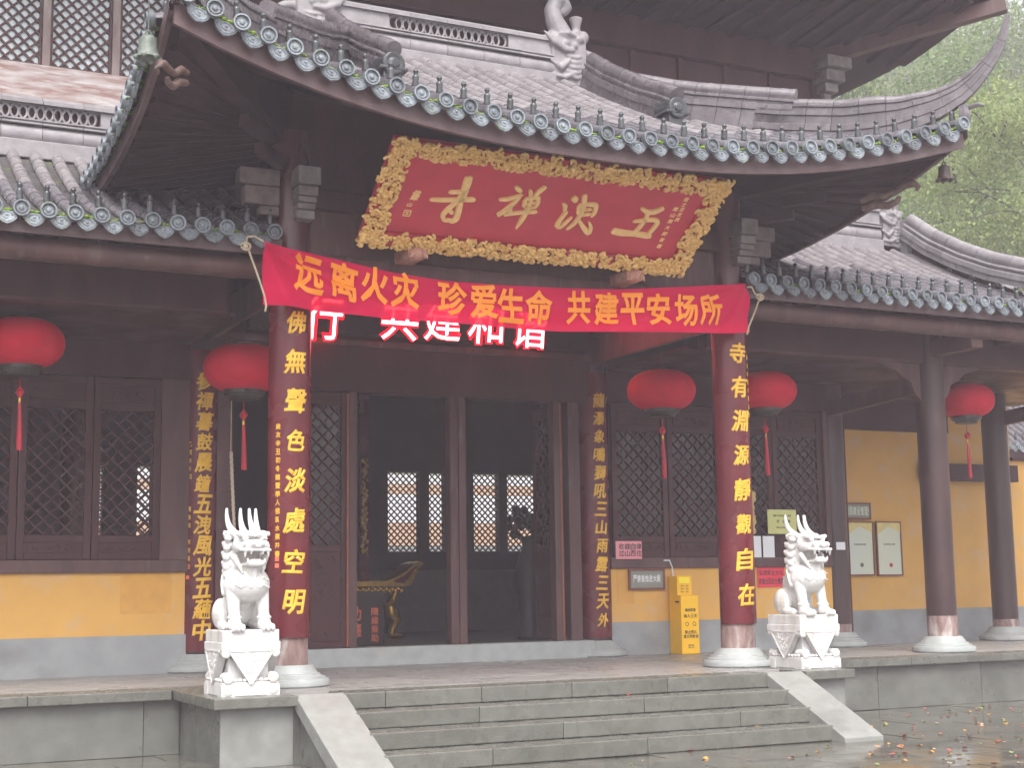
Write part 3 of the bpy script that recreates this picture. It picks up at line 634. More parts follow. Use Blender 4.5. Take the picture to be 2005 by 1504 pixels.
    q = MB(); q.tube([(XC+sgn*(n_[0]+dd[0]*s_-XC), n_[1]+dd[1]*s_, n_[2]+z_) for s_, z_, r_ in sc], [r_ for *_, r_ in sc], 10)
    sc2 = [(-.6, -.19, .04), (-.42, -.17, .05), (-.3, -.2, .045), (-.2, -.16, .04), (-.17, -.11, .025)]
    if sgn < 0: sc2 = [(s_, z_-s_*.42, r_*.75) for s_, z_, r_ in sc2]
    q.tube([(XC+sgn*(n_[0]+dd[0]*s_-XC), n_[1]+dd[1]*s_, n_[2]+z_) for s_, z_, r_ in sc2], [r_ for *_, r_ in sc2], 10)
    q.obj('scrolled_beam_nose', M['carved'], roof, True)
main_ridge(roof, XC-1.55, XC+1.5, 16.2, 8.22, (XC-.8, XC+.85))
# front fascia board, front soffit, rafters
fa = []
for u in np.linspace(-HX-.02, HX+.02, 60):
    y = f_eave(u)+.04; z = f_z(f_eave(u), u); fa.append([(XC+u, y, z-.05), (XC+u, y, z-.26), (XC+u, y+.05, z-.26), (XC+u, y+.05, z-.05)])
MB().grid(fa).obj('eave_board', M['fascia'], roof)
g_ = []
for u in np.linspace(-HX, HX, 60):
    y0 = f_eave(u)+.06; y1 = 14.2 if abs(u) < 2.72 else 14.2-(abs(u)-2.72)*(14.2-11.95)/(HX-2.72); y1 = max(y1, y0+.03)
    g_.append([(XC+u, y, f_z(y, u)-.2) for y in np.linspace(y0, y1, 9)])
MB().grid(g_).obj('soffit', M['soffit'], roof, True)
for i in range(24):
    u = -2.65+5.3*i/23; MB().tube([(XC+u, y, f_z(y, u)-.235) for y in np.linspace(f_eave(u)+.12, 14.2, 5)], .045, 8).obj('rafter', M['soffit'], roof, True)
for sgn in (-1, 1):
    for i in range(14):
        y = 14.3+.22*i; MB().tube([(XC+sgn*(HX-.1-k*(HX-2.8)/4), y, s_z((HX-2.8)*k/4*.55, y)-.205) for k in range(5)], .04, 8).obj('rafter', M['soffit'], roof, True)
    for i in range(8):                                                       # fan rafters
        t_ = (i+.5)/8; a = np.array([XC+sgn*(P2-XC), YP, 6.32]); e_ = np.array([XC+sgn*(HX-.1), 14.2-2.2*t_, s_z(.1, 14.2-2.2*t_)-.2]); MB().tube([a, a+(e_-a)*.5-np.array([0, 0, .03]), e_], .04, 8).obj('fan_rafter', M['soffit'], roof, True)
MB().box(P1-.02, P2+.02, YP-.02, 17.55, 6.40, 6.46).obj('porch_ceiling', M['wood'], pav)  # added to stop the sign's light leaking up into the roof
for sgn in (-1, 1):                                                          # valley boards closing the joint of front and side soffits
    v_ = []
    for k in np.linspace(0, 1, 14):
        u = 2.70+(HX-2.72)*k; y = 14.22+(11.93-14.22)*k; xe = HX+.10*max(0, 1-(y-11.88)/4.4)**4; xi = max(.02, (P2-XC)+(y-14.25)*-(HX-(P2-XC))/(14.25-11.88)); za = f_z(y, u)-.2; zb = s_z((xe-xi)*.55, y)-.17
        lo, hi = min(za, zb)-.02, max(za, zb)+.06; v_.append([(XC+sgn*(u-.06), y+.02, hi), (XC+sgn*(u-.06), y+.02, lo), (XC+sgn*(u+.06), y+.06, lo), (XC+sgn*(u+.06), y+.06, hi)])
    MB().grid(v_).obj('valley_board', M['soffit'], roof)
# columns
COLB = [(.40, 0), (.415, .015), (.418, .06), (.405, .078), (.375, .082), (.372, .098), (.345, .104), (.33, .112), (.325, .128), (.30, .134), (.28, .165), (.262, .19), (.258, .2), (.25, .212)]
def column(parent, x, y, r=.2, top=5.0, foot=.27, worn=True, m_='brown_col'):
    c = MB().lathe([(r, H+.21+foot), (r, top)], (x, y, 0), 24).obj('column', M[m_], parent, True)
    MB().lathe([(r*1.0, H+.205), (r*1.005, H+.212+foot)], (x, y, 0), 24).obj('column_foot', M['peel'] if worn else M[m_], c, True)
    MB().lathe([(a, H+h) for a, h in COLB], (x, y, 0), 32).obj('column_base', M['stone_l'], c, True)
    return c
for px in (P1, P2): column(pav, px, YP, .2, 6.3, m_='red_col')
# lintels, boards and bracket stacks between the columns
MB().box(P1+.19, P2-.19, YP-.12, YP+.12, 4.62, 5.02).obj('lintel', M['wood_w'], pav, bevel=.02)
MB().box(P1+.19, P2-.19, YP-.05, YP+.05, 5.02, 5.50).obj('frieze_board', M['wood_w'], pav)
MB().box(P1-.5, P2+.5, YP-.13, YP+.13, 5.50, 5.72).obj('upper_lintel', M['wood'], pav, bevel=.015)
MB().box(P1-.1, P2+.1, YP-.03, YP+.06, 5.72, 6.75).obj('tympanum_board', M['wood'], pav)
for sx, px in ((-1, P1), (1, P2)):
    MB().box(px-.04, px+.04, YP+.2, 17.45, 4.62, 4.98).obj('tie_beam', M['wood_w'], pav, bevel=.01)
    MB().box(px-.03, px+.03, YP+.05, 17.6, 5.0, 6.55).obj('side_board', M['wood'], pav)
    br = link(bpy.data.objects.new('bracket_set', None)); br.location = (px, YP, 5.3); br.parent = pav; br.matrix_parent_inverse = base_inv(pav)
    for (z0, z1, w, dpt) in ((5.33, 5.42, .10, .12), (5.425, 5.485, .095, .16), (5.49, 5.55, .10, .19), (5.555, 5.655, .105, .22), (5.665, 5.85, .12, .26)):
        MB().box(px-w+.06, px+w+.06, YP-.2-dpt, YP-.1, z0, z1, 1.0).obj('bracket_block', M['grey_wood'], br, bevel=.012)
    for (z0, z1, l_, w) in ((5.36, 5.46, .2, .08), (5.465, 5.66, .36, .09), (5.665, 5.84, .42, .1)):
        MB().box(px+sx*.18 if sx > 0 else px-l_-.18, px+l_+.18 if sx > 0 else px-.18, YP-w-.12, YP+w-.12, z0, z1).obj('bracket_arm', M['bracket_b'], br, bevel=.015)
    for (k, z0) in ((.55, 5.88), (.85, 6.05)): MB().obox((px+sx*k*.8-sx*.25, YP-k+.25, z0), (px+sx*k*.8+sx*.1, YP-k-.12, z0+.02), .11, .13).obj('bracket_arm', M['soffit'], br, bevel=.01)
for px in (XC-1.35, XC, XC+1.35):
    for (z0, z1, w, dpt) in ((5.73, 5.83, .1, .1), (5.835, 5.93, .2, .24), (5.935, 6.03, .12, .4)): MB().box(px-w, px+w, YP-.12-dpt, YP, z0, z1).obj('bracket_block', M['wood_w'], pav, bevel=.01)
# ============================================================ WINGS
def wing(name, label, x0, x1, ridge, lat, gable):
    w_ = thing(name, label, 'building', ((x0+x1)/2, 15.3, H)); rf = link(bpy.data.objects.new('roof', None)); rf.location = (x0, 15, 5); rf.parent = w_; rf.matrix_parent_inverse = base_inv(w_)
    n = int(round((x1-x0)/.24)); rr = []
    zz = lambda y: 5.165+1.30*(.72*((y-14)/2.7)+.28*((y-14)/2.7)**2)
    for i in range(n+1):
        x = x0+(x1-x0)*i/n; rr.append([(x, y, zz(y)) for y in np.linspace(14.0, 16.7, 10)])
    tile_roof(rf, rr, (1, 0, 0), 290, dry_from=1.35, moss=.7 if x0 < 5 else .35)
    MB().grid([[(x, y, zz(y)-.16) for y in np.linspace(14.06, 17.4, 10)] for x in (x0-.1, x1+.1)]).obj('soffit', M['soffit'], rf)
    MB().box(x0-.12, x1+.12, 14.05, 14.09, 4.95, 5.12).obj('eave_board', M['fascia'], rf)
    MB().tube([(x0-.1, 14.32, 4.86), (x1+.1, 14.32, 4.86)], .12, 16).obj('eave_purlin', M['wood_w'], rf, True)
    main_ridge(rf, ridge[0], ridge[1], 16.8, 6.68, lat)
    return w_, rf
wl, wlr = wing('wing_hall', 'left wing with low grey tile roof and mossy eaves beside the pavilion', -1.1, 4.28, (-3, 4.2), (-1.2, 3.05), None)
wr, wrr = wing('wing_hall', 'right wing with wet shining tile roof and stone ridge beside the pavilion', 10.16, 15.0, (10.2, 14.55), (12.2, 13.9), True)
place(CHI_R, Matrix.Translation((14.78, 16.8, 6.74)) @ Matrix.Scale(.72, 4), 'ridge_dragon', wrr)
MB().box(14.95, 15.05, 16.6, 17.0, 6.2, 7.0).obj('ridge_post', M['ridge'], wrr, bevel=.01)
sweep_ridge(wrr, [(15.0, y, z) for y, z in ((16.7, 6.78), (16.2, 6.42), (15.6, 6.08), (15.0, 5.80), (14.4, 5.58), (14.0, 5.46))], PROF_HI, .33, M['ridge'], 'descending_ridge_tile', side=(1, 0, 0))
for i in range(6):
    y = 14.15+.45*i; place(T_BARD, Matrix.Translation((15.12, y, 5.25+.2*i)) @ Matrix.Rotation(-PI/2, 4, 'Z'), 'barrel_tile', wrr)
MB().add([(15.14, 14.1, 5.0), (15.14, 17.5, 5.0), (15.14, 17.5, 6.9), (15.14, 16.8, 6.75), (15.14, 14.1, 5.2)], [(0, 1, 2, 3, 4)]).obj('gable_board', M['wood'], wr)
for (pw, xa, xb, cols) in ((wl, -3.0, 4.3, (.35,)), (wr, 10.2, 19.0, (14.05, 17.6))):
    for cx in cols: column(pw, cx, 15.3, .2, 5.0)
    ss = sorted([xa, xb]+list(cols))
    for a, b in zip(ss, ss[1:]):
        MB().box(a+.12, b-.12, 15.19, 15.41, 4.52, 4.96).obj('front_beam', M['wood'], pw, bevel=.04)
    MB().box(xa, xb, 15.2, 15.4, 4.97, 5.5).obj('upper_beam', M['wood'], pw)
    MB().box(xa, xb, 15.42, 18.7, 4.55, 4.60).obj('porch_ceiling', M['wood'], pw)
    if pw is wr: MB().box(15.2, 19, 14.0, 15.4, 4.85, 5.0).obj('porch_ceiling', M['wood'], pw)
    for i in range(18):
        xx = xa+.3+i*.36
        if xx < xb: MB().box(xx-.05, xx+.05, 14.5, 15.2, 4.98, 5.06).obj('rafter', M['wood_w'], pw)
    for cx in cols:
        for s in (-1, 1):
            q = MB().prism([(cx+s*.18, 4.54), (cx+s*.95, 4.54), (cx+s*.8, 4.47), (cx+s*.62, 4.43), (cx+s*.5, 4.33), (cx+s*.36, 4.27), (cx+s*.3, 4.12), (cx+s*.18, 4.0)], 15.26, 15.34); q.obj('corbel', M['wood_w'], pw)
        MB().box(cx-.1, cx+.1, 14.35, 15.3, 4.62, 4.84).obj('beam_end', M['wood_w'], pw, bevel=.02)
        MB().obox((cx, 15.3, 4.28), (cx, 17.5, 4.16), .1, .22).obj('tie_beam', M['wood_w'], pw)
# ============================================================ MAIN HALL BEHIND THE PORCH
YW = 17.5
hall = thing('main_hall', 'dark timber main hall with lattice doors and yellow plaster walls behind the porch', 'building', (7.2, 20, H))
BX = (.35, 4.5, 10.0, 14.15, 17.5)
for bx in BX: column(hall, bx, 17.62, .2, 5.0, foot=.12, worn=bx > 12)
def panel(parent, name, x0, x1, z0, z1, y, lat, fr=.075, skirt=None, pitch=.115, glass=None, m_=None):
    """one lattice leaf: frame, lattice bars, carved lower panels"""
    m_ = m_ or M['wood']; d = .055
    b = MB(); b.box(x0, x0+fr, y-d/2, y+d/2, z0, z1).box(x1-fr, x1, y-d/2, y+d/2, z0, z1)
    zs = sorted(set([z0, z1]+([skirt] if skirt else [])+[lat[0]-fr, lat[1]+fr] ))
    for zc in [z0+fr/2, z1-fr/2, lat[0]-fr/2, lat[1]+fr/2]: b.box(x0+fr, x1-fr, y-d/2+.004, y+d/2-.004, zc-fr/2, zc+fr/2)
    o = b.obj(name, m_, parent, bevel=.006)
    q = MB(); lattice(q, x0+fr, x1-fr, lat[0], lat[1], y, pitch); q.obj('lattice', m_, o, kind='stuff')
    if glass: MB().box(x0+fr, x1-fr, y+.02, y+.026, lat[0], lat[1]).obj('pane', glass, o)
    def carved(za, zb):
        if zb-za < .06: return
        c = MB().box(x0+fr, x1-fr, y-.004, y+.012, za, zb); e = .03
        c.box(x0+fr+e, x1-fr-e, y-.016, y, za+e, zb-e); hgt = zb-za-2*e
        for i in range(int(10*max(1, hgt/.25))):
            xx = random.uniform(x0+fr+e+.04, x1-fr-e-.04); zz = random.uniform(za+e+.03, zb-e-.03); an = random.uniform(0, 6)
            c.tube([(xx+.03*math.cos(an+k*.8)*(1-.1*k), y-.017, zz+.03*math.sin(an+k*.8)*(1-.1*k)) for k in range(6)], .007, 4)
        c.obj('carved_panel', m_, o)
    carved(lat[1]+fr, z1-fr); 
    if skirt and skirt < lat[0]-.3:
        zb = [z0+fr, z0+.30, z0+.36, lat[0]-.40, lat[0]-.34, lat[0]-fr]
        for za, zb_ in ((zb[0], zb[1]), (zb[2], zb[3]), (zb[4], zb[5])): carved(za, zb_)
        for zc in (z0+.33, lat[0]-.37): MB().box(x0+fr, x1-fr, y-d/2+.004, y+d/2-.004, zc-.03, zc+.03).obj('rail', m_, o)
    else: carved(z0+fr, lat[0]-fr)
    return o
# side bays: dado, yellow wall, sill, windows, head
for a, b, npan in ((-1.0, 4.33, 6), (10.17, 13.98, 4)):
    MB().box(a, b, YW-.02, YW+.25, H-.01, 1.07).obj('grey_dado', M['greypl'], hall)
    MB().box(a, b, YW, YW+.25, 1.07, 1.80).obj('yellow_wall', M['yellow'], hall)
    MB().box(a, b, YW-.05, YW+.2, 1.80, 1.95).obj('window_sill', M['wood_w'], hall, bevel=.01)
    MB().box(a, b, YW-.02, YW+.2, 4.12, 4.6).obj('window_head', M['wood'], hall)
    if a < 0: xs = [-.9, 0, .8, 1.56, 2.36, 3.2, 4.0]
    else: xs = list(np.linspace(10.25, 13.9, npan+1))
    for p, q in zip(xs, xs[1:]): panel(hall, 'lattice_window', p+.006, q-.006, 1.955, 4.11, YW+.04, (2.24, 3.72), .085, glass=None if a < 0 else M['glassy'])
    MB().box(b-.34 if a < 0 else b-.08, b, YW-.04, YW+.12, 1.95, 4.12).obj('window_jamb', M['wood_w'], hall)
MB().box(3.55, 4.15, YW-.004, YW+.02, 1.32, 1.797).obj('paint_patch', M['patch'], hall)
MB().box(10.28, 10.55, YW-.004, YW+.02, 1.32, 1.797).obj('paint_patch', M['patch'], hall)
# door bay
MB().box(4.68, 9.82, YW-.16, YW+.2, H-.01, .845).obj('stone_threshold', M['stone_l'], hall, bevel=.012)
for a, b, mm in ((4.66, 4.855, 'wood_w'), (6.36, 6.47, 'wood_w'), (7.76, 7.875, 'wood_w'), (7.885, 7.99, 'wood_w'), (9.30, 9.40, 'wood_w'), (9.52, 9.70, 'wood_w')):
    MB().box(a, b, YW-.06, YW+.1, .846, 4.07).obj('door_jamb', M[mm], hall, bevel=.008)
MB().box(4.6, 9.9, YW-.05, YW+.12, 4.07, 4.66).obj('door_head', M['wood'], hall)
MB().box(4.6, 9.9, YW-.09, YW+.12, 4.66, 4.74).obj('head_rail', M['wood_w'], hall, bevel=.01)
MB().box(4.6, 9.9, YW+.0, YW+.12, 4.74, 7.3).obj('upper_board', M['wood'], hall)
for a, b in ((5.66, 6.355),): panel(hall, 'door_leaf', a, b, .85, 4.06, YW+.02, (2.12, 3.9), .08, skirt=.9, glass=M['glassy'])
# leaves folded open into the room
for x_ in (6.41, 9.45, 4.74):
    o = panel(hall, 'open_door_leaf', 0, .68, .85, 4.06, 0, (2.12, 3.9), .08, skirt=.9)
    Mx = Matrix.Translation((x_, YW+.13, 0)) @ Matrix.Rotation(PI/2, 4, 'Z')
    for q in [o]+list(o.children): q.data.transform(Mx)
MB().box(9.405, 9.425, YW-.055, YW-.03, .86, 4.05).obj('orange_door_edge', mat('orange_lacquer_edge', (.35, .09, .03), .4, amt=.3), hall)
MB().box(6.335, 6.356, YW-.055, YW-.03, .86, 4.05).obj('orange_door_edge', mat('orange_lacquer_edge', (.35, .09, .03), .4, amt=.3), hall)
for a, b in ((-1, 4.6), (9.9, 14.1)): MB().box(a, b, YW, YW+.15, 4.6, 7.3).obj('upper_board', M['wood'], hall)
# interior shell
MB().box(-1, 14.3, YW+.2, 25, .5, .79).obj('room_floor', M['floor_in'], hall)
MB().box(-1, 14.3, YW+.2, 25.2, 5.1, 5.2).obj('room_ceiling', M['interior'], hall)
for x_ in (-1, 14.2): MB().box(x_, x_+.12, YW+.2, 25.1, .5, 5.2).obj('room_end_wall', M['int_wall'], hall)
YR = 25.0; rz0, rz1 = at_y(790, 1080, YR)[2], at_y(790, 925, YR)[2]
ws = [(at_y(p, 1000, YR)[0], at_y(q, 1000, YR)[0]) for p, q in ((190, 201), (268, 296), (760, 822), (841, 872), (928, 978), (994, 1053))]
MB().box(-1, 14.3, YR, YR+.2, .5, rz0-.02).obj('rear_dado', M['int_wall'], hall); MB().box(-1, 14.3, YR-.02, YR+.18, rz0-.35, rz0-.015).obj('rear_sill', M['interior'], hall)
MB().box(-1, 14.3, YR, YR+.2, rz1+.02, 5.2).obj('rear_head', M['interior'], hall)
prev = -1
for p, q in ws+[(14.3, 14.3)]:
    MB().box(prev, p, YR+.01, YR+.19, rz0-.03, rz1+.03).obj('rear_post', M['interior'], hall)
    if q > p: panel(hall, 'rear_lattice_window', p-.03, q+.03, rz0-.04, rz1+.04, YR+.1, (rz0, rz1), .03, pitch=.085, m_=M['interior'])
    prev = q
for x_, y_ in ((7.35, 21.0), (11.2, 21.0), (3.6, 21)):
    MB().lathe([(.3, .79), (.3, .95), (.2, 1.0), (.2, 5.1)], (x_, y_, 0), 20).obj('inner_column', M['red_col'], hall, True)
# ---- upper storey
MB().box(-4, 14.2, 17.62, 17.9, 6.9, 7.36).obj('upper_base_board', M['wood'], hall)
MB().box(-4, 14.2, 17.56, 17.9, 7.36, 7.88).obj('upper_sill_beam', M['peelw'], hall, bevel=.02)
xs = [-1.6+.83*i for i in range(20)]
for a, b in zip(xs, xs[1:]):
    if a > 4.4 and a < 14: MB().box(a+.05, min(b-.05, 14.15), 17.68, 17.74, 7.885, 9.4).obj('upper_wall_board', M['wood'], hall)
    if b < 5.3: panel(hall, 'upper_lattice_window', a+.05, b-.05, 7.885, 9.4, 17.7, (7.93, 9.3), .03, pitch=.10, glass=M['skyglass'], m_=M['wood_w'])
    if a < 14.2: MB().box(a-.045, a+.045, 17.63, 17.8, 7.88, 9.4).obj('upper_post', M['palew'] if a < 4.5 else M['wood'], hall)
MB().box(-4, 14.3, 17.55, 17.95, 9.4, 9.9).obj('upper_plate_beam', M['wood'], hall, bevel=.02)
MB().box(14.1, 14.3, 17.6, 25, 6.9, 9.9).obj('upper_end_wall', M['wood'], hall)
ur = link(bpy.data.objects.new('upper_roof', None)); ur.location = (7, 20, 10); ur.parent = hall; ur.matrix_parent_inverse = base_inv(hall)
def u_lift(x, y): return .38*max(0, 1-math.hypot((16.15-x)*.6, y-15.6)/2.6)**1.5
g_ = [[(x, y, 9.92+(17.6-y)*.03+u_lift(x, y)) for y in np.linspace(15.62, 17.7, 9)] for x in np.linspace(-6, 16.1, 45)]
MB().grid(g_).obj('upper_soffit', M['soffit'], ur, True)
g_ = [[(x, y, 9.92+(x-14.2)*.03+u_lift(x, y)) for x in np.linspace(14.1, 16.1, 8)] for y in np.linspace(17.7, 27, 14)]
MB().grid(g_).obj('upper_soffit', M['soffit'], ur, True)
e1 = [[(x, 15.62, 9.98+u_lift(x, 15.62)), (x, 15.60, 10.25+u_lift(x, 15.62)), (x, 20.5, 13.2)] for x in np.linspace(-6, 16.1, 40)]; MB().grid(e1).obj('unseen_roof_slab', M['pan'], ur)  # plain unseen slab over the eaves, added to block light from above
e1 = [[(16.1, y, 9.98+u_lift(16.1, y)), (16.12, y, 10.25+u_lift(16.1, y)), (13, max(y, 20.5), 13.2)] for y in np.linspace(15.6, 27, 24)]; MB().grid(e1).obj('unseen_roof_slab', M['pan'], ur)
for i in range(36):
    x = 2+.39*i; MB().tube([(x, 15.7, 9.93+u_lift(x, 15.7)), (x, 17.6, 9.87)], .05, 8).obj('rafter', M['soffit'], ur, True)
MB().obox((14.2, 17.6, 9.75), (16.2, 15.55, 10.22), .18, .22).obj('corner_beam', M['wood_w'], ur)
for (z0, z1, w) in ((9.05, 9.15, .1), (9.16, 9.3, .18), (9.32, 9.5, .26), (9.52, 9.7, .34)): MB().box(14.25-w*.4, 14.25+w, 17.55-w, 17.6, z0, z1).obj('bracket_block', M['grey_wood'], ur, bevel=.01)
# ============================================================ COUPLET BOARDS
def couplet(name, label, x, y, r, z0, z1, chars, zt, zb, half=PI*.5, size=.2, small=None, small_side=-1, small_z=(0, 0), warp=.0, seals=()):
    t_ = thing(name, label, 'couplet board', (x, y, z0), 'gold-lettered boards on the columns')
    n = 18; out = [(x+r*math.sin(a), y-r*math.cos(a)) for a in np.linspace(-half, half, n)]; inn = [(x+(r-.02)*math.sin(a), y-(r-.02)*math.cos(a)) for a in np.linspace(half, -half, n)]
    P = out+inn; m_ = len(P); b = MB().add([(p[0], p[1], z0) for p in P]+[(p[0], p[1], z1) for p in P], [(i, (i+1) % m_, m_+(i+1) % m_, m_+i) for i in range(m_)]+[(i, i+1, 2*n-2-i, 2*n-1-i) for i in range(n-1)]+[(m_+i, m_+2*n-1-i, m_+2*n-2-i, m_+i+1) for i in range(n-1)])
    b.obj('board', M['board'], t_, True)
    q = MB(); k = len(chars)
    # the characters face the middle of the board, set round its curve
    for i, ch in enumerate(chars):
        z = zt+(zb-zt)*i/(k-1); s_ = size*random.uniform(.92, 1.06)
        put(q, ch, (x+random.uniform(-.008, .008), y-r, z), s_*.92, s_, XR, ZU, FN, .03, shear=.16, rot=random.uniform(-.04, .06), ext=.012, curve_r=r, depth=.2); q.obj('character', M['gold'], t_); q = MB()
    if small:
        q = MB(); a = small_side*.82; nn = np.array([math.sin(a), -math.cos(a), 0]); rt = np.array([math.cos(a), math.sin(a), 0])
        for i, ch in enumerate(small):
            if ch != ' ': put(q, ch, np.array([x, y, small_z[0]+(small_z[1]-small_z[0])*i/(len(small)-1)])+nn*r, .055, .062, rt, ZU, nn, .03, ext=.01, depth=.08)
        q.obj('small_lettering', M['gold'], t_, kind='stuff')
        for zz in seals:
            c = np.array([x, y, zz])+nn*(r+.002); MB().add([c+rt*i*.022+np.array([0, 0, j*.022])+nn*k_*.004 for k_ in (0, 1) for i, j in ((-1, -1), (1, -1), (1, 1), (-1, 1))], [(4, 5, 6, 7), (0, 1, 5, 4), (1, 2, 6, 5), (2, 3, 7, 6), (3, 0, 4, 7)]).obj('seal', M['redink'], t_)
zc = lambda u, v, y: at_y(u, v, y)[2]
couplet('couplet_board', 'red curved board with eight gold characters on the front left column', P1, YP, .222, 1.10, 4.60, '佛無聲色淡處空明', zc(568, 630, 14.03), zc(563, 1180, 14.03), size=.24, small='歲次辛丑初冬諸暨學人俄溪水撰并書', small_side=-1, small_z=(zc(540, 835, 14.1), zc(540, 1085, 14.1)), seals=(zc(540, 1095, 14.1), zc(540, 1108, 14.1)))
couplet('couplet_board', 'red curved board with eight gold characters on the front right column', P2, YP, .222, 1.11, 4.60, '寺有淵源靜觀自在', zc(1433, 690, 14.03), zc(1450, 1165, 14.03), size=.25, small='歲在辛丑冬月吉日', small_side=1, small_z=(zc(1455, 700, 14.1), zc(1455, 812, 14.1)))
couplet('couplet_board', 'dark red board with thirteen gold characters behind the left marble beast', 4.5, 17.62, .225, .86, 4.5, '參禪暮鼓晨鐘五洩風光五蘊中', zc(402, 745, 17.4), zc(395, 1235, 17.4), size=.235, small='乙酉年冬日   周書撰 郭智雄書', small_side=-1, small_z=(zc(375, 870, 17.45), zc(375, 1110, 17.45)), seals=(zc(372, 1110, 17.4), zc(372, 1131, 17.4)))
couplet('couplet_board', 'dark red board with thirteen gold characters right of the open doorway', 10.0, 17.62, .225, .87, 4.5, '龍瀑象鳴獅吼三山雨露三天外', zc(1160, 783, 17.4), zc(1170, 1215, 17.4), size=.2)
# ============================================================ NAME PLAQUE
pb = [np.array([5.11, 13.8, 5.115]), np.array([9.03, 13.8, 5.105])]; ptop = [np.array([5.11, 12.74, 5.92]), np.array([9.03, 12.74, 5.92])]
pu = ptop[0]-pb[0]; ph = np.linalg.norm(pu); pu /= ph; px_ = np.array([1., 0, 0]); pn = np.cross(px_, pu); pn = pn if pn[1] < 0 else -pn; po = pb[0]; pw = 3.92
plq = thing('name_plaque', 'large tilted red plaque with carved gilt frame and four gold characters', 'plaque', tuple((pb[0]+pb[1])/2))
PM = basis(po, px_, pu, pn)
def pbox(x0, x1, y0, y1, z0, z1): return MB().box(x0, x1, y0, y1, z0, z1).xf(PM)
fwd = .215; fwt = .175
pbox(.02, pw-.02, .02, ph-.02, -.07, .0).obj('backing', M['black'], plq)
pbox(fwd-.04, pw-fwd+.04, fwt-.03, ph-fwt+.03, -.02, .012).obj('black_border', M['black'], plq)
pbox(fwd, pw-fwd, fwt+.01, ph-fwt-.01, -.0, .02).obj('red_field', M['plaque_red'], plq)
fr = MB()
for a in (pbox(.0, pw, 0, fwt, -.03, .03), pbox(0, pw, ph-fwt, ph, -.03, .03), pbox(0, fwd, fwt, ph-fwt, -.03, .03), pbox(pw-fwd, pw, fwt, ph-fwt, -.03, .03)): fr.add(a.v, a.f)
fr.obj('frame', M['plaque_red'], plq)
cv = MB()
def on_frame(m_=.0):
    per = random.random()*(2*pw+2*ph*1.2)
    if per < 2*pw: x = random.uniform(m_, pw-m_); y = random.uniform(m_, fwt-m_*.3) if per < pw else ph-random.uniform(m_, fwt-m_*.3)
    else: y = random.uniform(m_, ph-m_); x = random.uniform(m_, fwd-m_*.3) if random.random() < .5 else pw-random.uniform(m_, fwd-m_*.3)
    return x, y
for i in range(1250):                                                    # shallow cloud scrolls
    x, y = on_frame(-.004); a0 = random.uniform(0, 2*PI); R_ = random.uniform(.026, .055); zb = random.uniform(.03, .05); sg = random.choice((-1, 1))
    cv.tube([tuple(PM @ Vector((x+R_*(1-k/8)*math.cos(a0+sg*k*.75), y+R_*(1-k/8)*math.sin(a0+sg*k*.75), zb+.006*k))) for k in range(7)], [.018, .018, .017, .016, .014, .012, .009], 5)
for x0, y0 in [(pw*k/6, ph-.09) for k in range(7)]+[(pw*k/6, .09) for k in range(7)]+[(.1, ph*.5), (pw-.1, ph*.5)]:          # flowers and dragon heads
    for k in range(14):
        an = random.uniform(0, 6.3); rr = random.uniform(0, .075); q_ = PM @ Vector((min(pw-.02, max(.02, x0+rr*math.cos(an)*1.5)), y0+rr*math.sin(an), random.uniform(.05, .09))); cv.sphere(tuple(q_), random.uniform(.018, .034), 7, 5)
red = MB()
for i in range(46):
    x, y = on_frame(.05); rr = random.uniform(.018, .035); red.sphere(tuple(PM @ Vector((x, y, .034))), (rr*1.2, rr, rr*.6), 8, 5)
red.obj('red_gaps', M['plaque_red'], plq, True, kind='stuff')
cv.obj('gilt_carving', M['gold2'], plq, True, kind='stuff')
# the four big brush characters, stroke by stroke (read right to left), plus the small inscriptions
Z = lambda x, y: at_plane(690+x/2.673, 250+y/2.673, po+pn*.02, pn)
st = MB()
chars4 = [MB() for _ in range(4)]
def stroke(pts, w):
    global st
    st = chars4[0 if pts[0][0] < 700 else 1 if pts[0][0] < 1040 else 2 if pts[0][0] < 1300 else 3]
    P = [Z(*p) for p in pts]; w = [a/2.673/200*1.35 for a in w]; V = []; n = len(P); k_ = 1.25
    fine = []; 
    A = np.array(P); ws = np.array(w); tt = np.linspace(0, n-1, (n-1)*5+1)
    A2 = np.stack([np.interp(tt, range(n), A[:, j]) for j in range(3)], 1); w2 = np.interp(tt, range(n), ws)
    for _ in range(3): A2[1:-1] = (A2[:-2]+2*A2[1:-1]+A2[2:])/4
    m_ = len(A2); L_, R_, T_ = [], [], []
    for i in range(m_):
        d = A2[min(i+1, m_-1)]-A2[max(i-1, 0)]; d /= np.linalg.norm(d)+1e-9; s_ = np.cross(d, pn); e = 1 if 0 < i < m_-1 else .55
        L_.append(A2[i]+s_*w2[i]/2*e); R_.append(A2[i]-s_*w2[i]/2*e); 
    b0 = [p+pn*.0 for p in L_]; b1 = [p+pn*.022+(q-p)*.12 for p, q in zip(L_, R_)]; b2 = [q+pn*.022+(p-q)*.12 for p, q in zip(L_, R_)]; b3 = [q for q in R_]
    st.grid([b0, b1, b2, b3])
    st.add([b0[0], b1[0], b2[0], b3[0]], [(0, 1, 2, 3)]); st.add([b0[-1], b1[-1], b2[-1], b3[-1]], [(3, 2, 1, 0)])
